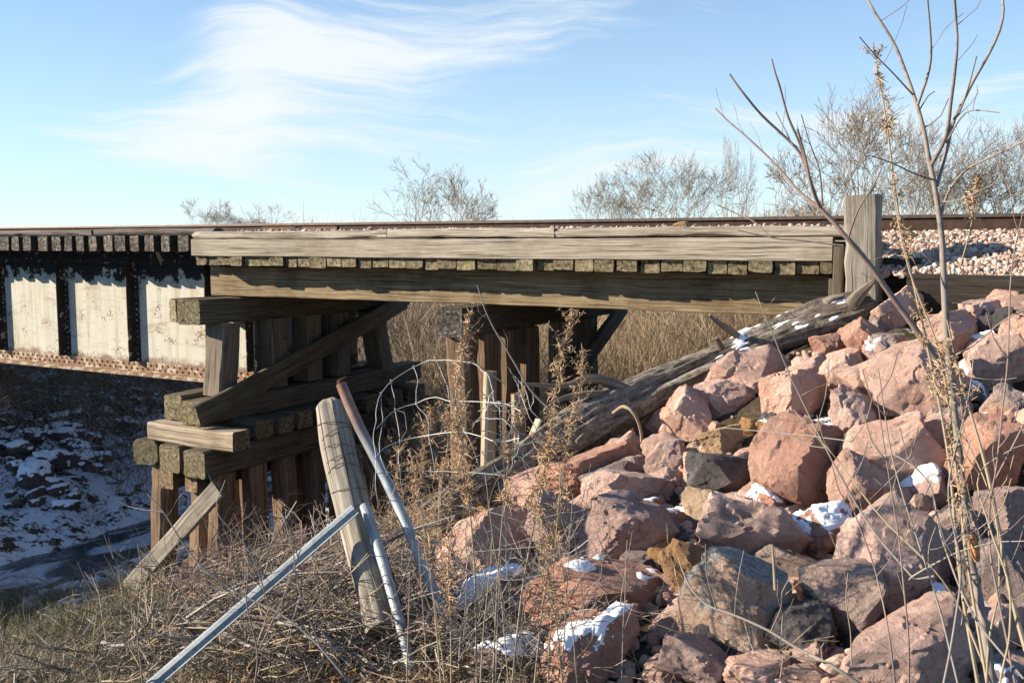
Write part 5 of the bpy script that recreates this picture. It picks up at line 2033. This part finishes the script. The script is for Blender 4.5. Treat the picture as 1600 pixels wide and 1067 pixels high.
dry_weed('tall seed-headed weed rising against the sky left of the main sapling', [(1530, 1080, 3.2), (1500, 900, 3.3), (1480, 700, 3.4), (1440, 500, 3.5), (1405, 340, 3.5), (1385, 190, 3.55), (1364, 70, 3.6)], .0065, [(.40, .62), (.66, .80), (.86, 1.0)], 7, .026, 26)
dry_weed('dry weed with brown clusters right in front of the main sapling stem', [(1545, 1080, 3.0), (1515, 900, 3.1), (1495, 740, 3.15), (1470, 560, 3.2), (1420, 420, 3.25), (1395, 300, 3.3)], .0055, [(.30, .52), (.58, .70)], 8, .032, 30)
dry_weed('short weed with a dense brown seed head near the right edge', [(1500, 420, 3.4), (1518, 350, 3.4), (1524, 300, 3.4), (1528, 276, 3.4)], .003, [(.45, 1.0)], 9, .022, 60)
dry_weed('thick bent straw-yellow stalk at the right edge of the rocks', [(1610, 1040, 3.0), (1580, 930, 3.05), (1552, 780, 3.1), (1530, 690, 3.15), (1500, 590, 3.2), (1480, 500, 3.2)], .008, [(.82, .98)], 10, .03, 16)
dry_weed('straw stalk with curled tufts standing beside the snowy red boulder', [(880, 1080, 3.9), (868, 960, 3.95), (850, 860, 4.0), (846, 790, 4.0)], .004, [(.35, 1.0)], 11, .04, 20)
dry_weed('brown bushy weed growing low behind the wire left of the middle bent', [(640, 830, 7.4), (655, 760, 7.4), (665, 690, 7.4), (672, 640, 7.4)], .006, [(.1, 1.0)], 12, .11, 26)
dry_weed('second bushy weed behind the wire close to the middle bent', [(690, 840, 7.0), (690, 760, 7.0), (700, 690, 7.0), (695, 630, 7.0)], .006, [(.1, 1.0)], 13, .11, 22)
dry_weed('weed bush in the shade right of the wooden post top', [(610, 860, 6.6), (615, 790, 6.6), (622, 740, 6.6), (618, 690, 6.6)], .006, [(.1, 1.0)], 14, .10, 20)


# ------------------------------------------------------------------ saplings
def sapling(name, label, branches, mat='bark_purple', cat='sapling', buds=True, seed=1):
    r = random.Random(seed)
    first = branches[0][0]
    root = thing(name, label, cat, tuple(P(first[0][0], first[0][1], r=first[0][2])))
    for i, (pts, w0, w1) in enumerate(branches):
        gp = [tuple(P(a_, b_, r=c_)) for a_, b_, c_ in pts]
        n = len(gp)
        rad = [max(.68 * (w0 + (w1 - w0) * (k / (n - 1)) ** .8), 1.5) / 2 / FPX * pts[k][2] for k in range(n)]
        pp, rr = smooth_path(gp, rad, .03)
        rr = rr * (1 + .10 * vnoise(pp * 20, 3))
        pp = pp + .0025 * np.stack([vnoise(pp * 11, 1), vnoise(pp * 11, 2), vnoise(pp * 11, 5)], 1)
        a = Acc()
        a.chain(pp, rr, None, 9)
        if buds and w0 < 9:
            for k in range(3, len(pp) - 1, 4):
                if r.random() < .8:
                    d = np.array([r.gauss(0, 1), r.gauss(0, 1), r.gauss(.5, .5)])
                    d /= np.linalg.norm(d)
                    T = pp[k + 1] - pp[k]
                    T /= np.linalg.norm(T)
                    a.segs([pp[k]], [pp[k] + (d * .5 + T) * rr[k] * 2.2], rr[k] * 1.05, rr[k] * .3, 5)
        if n >= 4 and w0 > 2.9:
            # fine side twigs
            for k in range(5, len(pp) - 2, 4):
                if r.random() < .5:
                    d = np.array([r.gauss(0, 1), r.gauss(0, 1), r.gauss(.9, .5)])
                    d /= np.linalg.norm(d)
                    L_ = r.uniform(.05, .30)
                    q0 = pp[k]
                    for _ in range(4):
                        q1 = q0 + d * L_ / 4
                        a.segs([q0], [q1], .0014, .0011, 4)
                        d = d + np.array([r.gauss(0, .25), r.gauss(0, .25), .12])
                        d /= np.linalg.norm(d)
                        q0 = q1
        a.build('stem' if i == 0 else 'branch', mat, root, smooth=True)
    return root


d0 = 3.3
S1 = [
    ([(1552, 1085, 3.1), (1535, 960, 3.15), (1512, 850, 3.2), (1502, 740, 3.25), (1482, 560, 3.3), (1473, 400, 3.3), (1466, 330, 3.3), (1455, 262, 3.3), (1442, 200, 3.32), (1428, 150, 3.35), (1400, 75, 3.4), (1368, 22, 3.4), (1350, -10, 3.45)], 22, 4),
    ([(1434, 164, 3.33), (1452, 110, 3.3), (1455, 60, 3.25), (1449, -10, 3.2)], 6, 4),
    ([(1455, 258, 3.3), (1478, 212, 3.25), (1486, 150, 3.2), (1495, 80, 3.15), (1494, 40, 3.15), (1490, -10, 3.1)], 9, 5),
    ([(1464, 290, 3.3), (1478, 240, 3.35), (1490, 190, 3.38), (1508, 150, 3.4), (1530, 110, 3.42), (1555, 65, 3.45), (1566, 30, 3.45), (1566, -10, 3.5)], 8, 5),
    ([(1478, 225, 3.36), (1500, 185, 3.3), (1520, 172, 3.25), (1560, 176, 3.2)], 4, 2.5),
    ([(1497, 180, 3.38), (1512, 140, 3.3), (1526, 88, 3.25)], 4, 2.5),
    ([(1428, 150, 3.35), (1400, 120, 3.3), (1370, 90, 3.25), (1343, 58, 3.2)], 4, 2),
    ([(1465, 282, 3.3), (1430, 272, 3.25), (1395, 255, 3.2), (1362, 244, 3.15)], 4.5, 2),
    ([(1470, 335, 3.3), (1480, 305, 3.3), (1505, 270, 3.25), (1550, 245, 3.2), (1605, 218, 3.15)], 6, 3.5),
    ([(1443, 200, 3.33), (1470, 180, 3.3), (1482, 155, 3.28)], 3.5, 2),
    ([(1438, 170, 3.34), (1450, 150, 3.4), (1460, 143, 3.42)], 3, 2),
    ([(1472, 315, 3.3), (1500, 312, 3.2), (1552, 288, 3.1)], 3, 2),
    ([(1512, 850, 3.2), (1540, 780, 3.1), (1580, 700, 3.0), (1612, 640, 2.95)], 5, 3),
    ([(1480, 560, 3.3), (1520, 540, 3.25), (1570, 500, 3.2), (1610, 480, 3.2)], 4, 2),
]
sapling('sapling', 'tall bare sapling rising through the whole right side with an orange scar on its stem', S1, seed=2)
sc_ = Acc()
sc_.chain([tuple(P(1517 + 2 * k, 832 + 9 * k, r=3.178 - .001 * k)) for k in range(6)], [.008, .0125, .0145, .0145, .0125, .008], None, 9)
for o_ in list(col.objects):
    if o_.name == 'sapling':
        m_o, t_o = new_mat('orange_bark')
        finish(t_o, t_o.ramp(t_o.noise(t_o.n('ShaderNodeNewGeometry').outputs['Position'], 60, 5, .6), [(.4, (.30, .12, .05)), (.6, (.55, .26, .12))]), .8)
        sc_.build('bark_scar', 'orange_bark', o_, smooth=True)
S2 = [
    ([(1490, 600, 4.9), (1462, 562, 4.9), (1420, 500, 4.85), (1388, 455, 4.8), (1355, 408, 4.75), (1325, 374, 4.7), (1300, 345, 4.7), (1282, 325, 4.7), (1268, 290, 4.7), (1255, 250, 4.7), (1243, 230, 4.7), (1222, 210, 4.68), (1190, 180, 4.65), (1163, 148, 4.6), (1140, 116, 4.6)], 16, 4),
    ([(1262, 268, 4.7), (1250, 225, 4.68), (1232, 185, 4.65), (1219, 140, 4.62), (1212, 118, 4.6), (1206, 93, 4.6)], 7, 3.5),
    ([(1282, 326, 4.7), (1250, 300, 4.75), (1225, 272, 4.8), (1200, 245, 4.85), (1165, 213, 4.9), (1140, 192, 4.95), (1118, 170, 5.0)], 7, 3),
    ([(1283, 326, 4.7), (1268, 290, 4.6), (1256, 235, 4.55), (1246, 202, 4.5)], 7, 4),
    ([(1286, 322, 4.7), (1281, 270, 4.65), (1266, 225, 4.6), (1252, 180, 4.55)], 4, 2),
    ([(1240, 228, 4.68), (1225, 200, 4.7), (1212, 175, 4.72)], 3, 2),
    ([(1325, 374, 4.7), (1340, 330, 4.6), (1365, 290, 4.5), (1378, 262, 4.5)], 5, 2.5),
    ([(1318, 384, 4.7), (1270, 378, 4.7), (1210, 372, 4.7), (1152, 360, 4.7)], 4, 2.5),
    ([(1204, 371, 4.7), (1180, 348, 4.75), (1152, 335, 4.8), (1120, 320, 4.8)], 3, 2),
]
sapling('sapling', 'leaning purplish bare sapling crossing in front of the end post', S2, mat='twig_red', seed=3)
S3 = [([(1430, 905, 3.9), (1380, 850, 3.95), (1340, 790, 4.0), (1290, 700, 4.05), (1250, 620, 4.1), (1215, 540, 4.1), (1180, 455, 4.1)], 5, 2.5), ([(1290, 700, 4.05), (1250, 690, 4.1), (1190, 650, 4.2)], 2.5, 1.5)]
sapling('dead_plant', 'thin grey stem arching up to the left over the boulders toward the stringer', S3, mat='twig_grey', cat='stem', seed=4)
S4 = [([(1345, 1068, 3.3), (1300, 1040, 3.3), (1255, 1018, 3.35), (1200, 985, 3.4), (1150, 962, 3.45), (1100, 942, 3.5), (1072, 905, 3.55), (1060, 870, 3.6)], 10, 3),
      ([(1120, 955, 3.48), (1105, 900, 3.45), (1103, 850, 3.4)], 3.5, 2), ([(1205, 985, 3.4), (1220, 950, 3.35), (1222, 925, 3.3), (1236, 900, 3.3)], 3.5, 2), ([(1300, 1035, 3.3), (1250, 1028, 3.3), (1190, 1015, 3.3), (1178, 1008, 3.3)], 5, 2),
      ([(1148, 960, 3.45), (1153, 905, 3.4), (1162, 860, 3.4)], 3, 2), ([(1285, 1030, 3.3), (1283, 1012, 3.3), (1288, 1005, 3.3)], 3, 2)]
sapling('fallen_branch', 'dead grey branch lying across the lower boulders at bottom centre right', S4, mat='twig_grey', cat='branch', seed=5)
S5 = [([(560, 1085, 3.9), (500, 1010, 4.0), (440, 960, 4.1), (380, 930, 4.2), (310, 880, 4.3), (255, 800, 4.4), (230, 770, 4.45)], 7, 2), ([(500, 1010, 4.0), (470, 930, 4.0), (455, 850, 4.0), (440, 800, 4.05)], 4, 2),
      ([(420, 945, 4.12), (390, 860, 4.15), (340, 800, 4.2), (352, 750, 4.2)], 3.5, 2), ([(255, 800, 4.4), (200, 790, 4.5), (160, 765, 4.55)], 2.5, 1.5)]
sapling('dead_shrub', 'dark bare shrub of crooked stems in front of the metal channel', S5, mat='twig_grey', cat='shrub', seed=6)
S6 = [([(395, 1085, 4.0), (402, 1020, 4.0), (385, 940, 4.05), (388, 870, 4.1), (365, 800, 4.1)], 5, 2), ([(402, 1020, 4.0), (440, 940, 4.0), (465, 870, 4.0), (480, 820, 4.0)], 4, 2), ([(465, 870, 4.0), (450, 820, 4.0), (432, 790, 4.0)], 3, 1.5), ([(388, 870, 4.1), (420, 850, 4.1), (460, 848, 4.1)], 2.5, 1.5)]
sapling('dead_shrub', 'upright reddish twig bush in front of the pier piles', S6, mat='twig_red', cat='shrub', seed=7)
S7 = [([(225, 1080, 5.0), (215, 990, 5.0), (222, 900, 5.05), (215, 850, 5.1)], 4, 2), ([(215, 990, 5.0), (195, 940, 5.0), (185, 890, 5.0)], 3, 1.5)]
sapling('dead_plant', 'pale upright bare stem in the grass at lower left', S7, mat='twig_tan', cat='stem', seed=8)
S8 = [([(860, 640, 7.0), (830, 610, 7.0), (800, 560, 7.0), (765, 500, 7.0), (745, 445, 7.0)], 6, 2.5), ([(790, 600, 7.0), (730, 560, 7.0)], 3, 2)]
sapling('dead_plant', 'slender grey stem leaning left in front of the middle bent cap', S8, mat='twig_grey', cat='stem', seed=9)
# many thin stems over the right-hand rocks, each a plant of its own
RS = [
    ([(1500, 1085, 3.0), (1470, 960, 3.05), (1430, 830, 3.1), (1400, 740, 3.15), (1382, 650, 3.2), (1372, 575, 3.2)], 'twig_grey', 'thin grey stem right of the tall rough pink boulder'),
    ([(1420, 1085, 3.0), (1418, 980, 3.0), (1405, 850, 3.05), (1385, 720, 3.1), (1370, 620, 3.1)], 'twig_red', 'dark thin stem crossing the flat top of the large mauve boulder'),
    ([(1590, 1085, 2.9), (1565, 960, 2.95), (1545, 830, 3.0), (1560, 700, 3.0), (1575, 560, 3.05), (1580, 430, 3.1), (1600, 330, 3.1)], 'twig_red', 'dark red stem curving up along the right edge'),
    ([(1400, 1085, 3.1), (1390, 1000, 3.1), (1370, 900, 3.2), (1335, 800, 3.25), (1322, 760, 3.3)], 'twig_red', 'short dark stem in front of the grey-mauve boulder'),
    ([(1555, 1085, 3.0), (1500, 950, 3.1), (1450, 880, 3.1), (1370, 800, 3.2), (1310, 720, 3.3), (1240, 640, 3.4)], 'twig_tan', 'long tan stem slanting left over the centre boulders'),
    ([(1560, 1085, 2.9), (1580, 940, 2.9), (1545, 820, 2.95), (1530, 740, 3.0), (1600, 690, 3.0)], 'twig_tan', 'straw stem bent at a sharp angle near the right edge'),
    ([(1470, 1085, 2.9), (1490, 980, 2.95), (1500, 880, 3.0), (1482, 760, 3.0), (1510, 640, 3.05), (1520, 560, 3.1)], 'twig_grey', 'grey stem running close along the main sapling'),
    ([(1460, 900, 3.2), (1420, 905, 3.2), (1480, 870, 3.1), (1540, 850, 3.0), (1605, 845, 2.95)], 'twig_grey', 'grey stem curving level to the right edge below the orange scar'),
    ([(1330, 1040, 3.2), (1328, 985, 3.2), (1322, 940, 3.2), (1325, 895, 3.2)], 'twig_tan', 'single pale upright twig before the grey-mauve boulder'),
    ([(1212, 920, 3.6), (1209, 880, 3.6), (1206, 850, 3.6)], 'twig_tan', 'stout pale broken stub on the long mauve slab'),
    ([(1540, 1085, 3.0), (1545, 1000, 3.0), (1562, 900, 3.0), (1550, 780, 3.05), (1512, 690, 3.1), (1500, 620, 3.1)], 'twig_tan', 'straw stem crossing behind the orange scar'),
    ([(1600, 1060, 2.9), (1520, 960, 3.0), (1475, 850, 3.1), (1440, 740, 3.2), (1330, 690, 3.3), (1130, 668, 3.6)], 'twig_grey', 'very long thin stem reaching left across the slope'),
]
for i, (pts, mt, lb) in enumerate(RS):
    w0 = 9 if 'stub' in lb else (5.5 if len(pts) > 4 else 3.5)
    br = [(pts, w0, w0 * .4)]
    if len(pts) > 4:
        for k in (2, 3, 4):
            a_, b_, c_ = pts[k]
            s_ = 1 if (i + k) % 2 else -1
            br.append(([(a_, b_, c_), (a_ + s_ * 22, b_ - 30, c_ - .03), (a_ + s_ * 34, b_ - 72, c_ - .04)], 2.6, 1.4))
    sapling('dead_plant', lb, br, mat=mt, cat='stem', seed=30 + i)
# thin stems at lower centre
r9 = random.Random(90)
for i in range(14):
    x_ = 640 + i * 26 + r9.uniform(-8, 8)
    h_ = r9.uniform(180, 360)
    ln_ = r9.uniform(-60, 40)
    dd = r9.uniform(3.9, 4.6)
    pts = [(x_, 1085, dd), (x_ + ln_ * .3, 1085 - h_ * .4, dd), (x_ + ln_ * .7, 1085 - h_ * .75, dd), (x_ + ln_, 1085 - h_, dd)]
    sapling('dead_plant', 'thin dry stalk standing in the wire and snow at bottom centre', [(pts, 3.6, 1.6), ([pts[1], (pts[1][0] + 16, pts[1][1] - 46, dd)], 2, 1)], mat=('twig_tan', 'twig_grey')[i % 2], cat='stem', seed=60 + i)['group'] = 'dry stalks at the bottom centre'
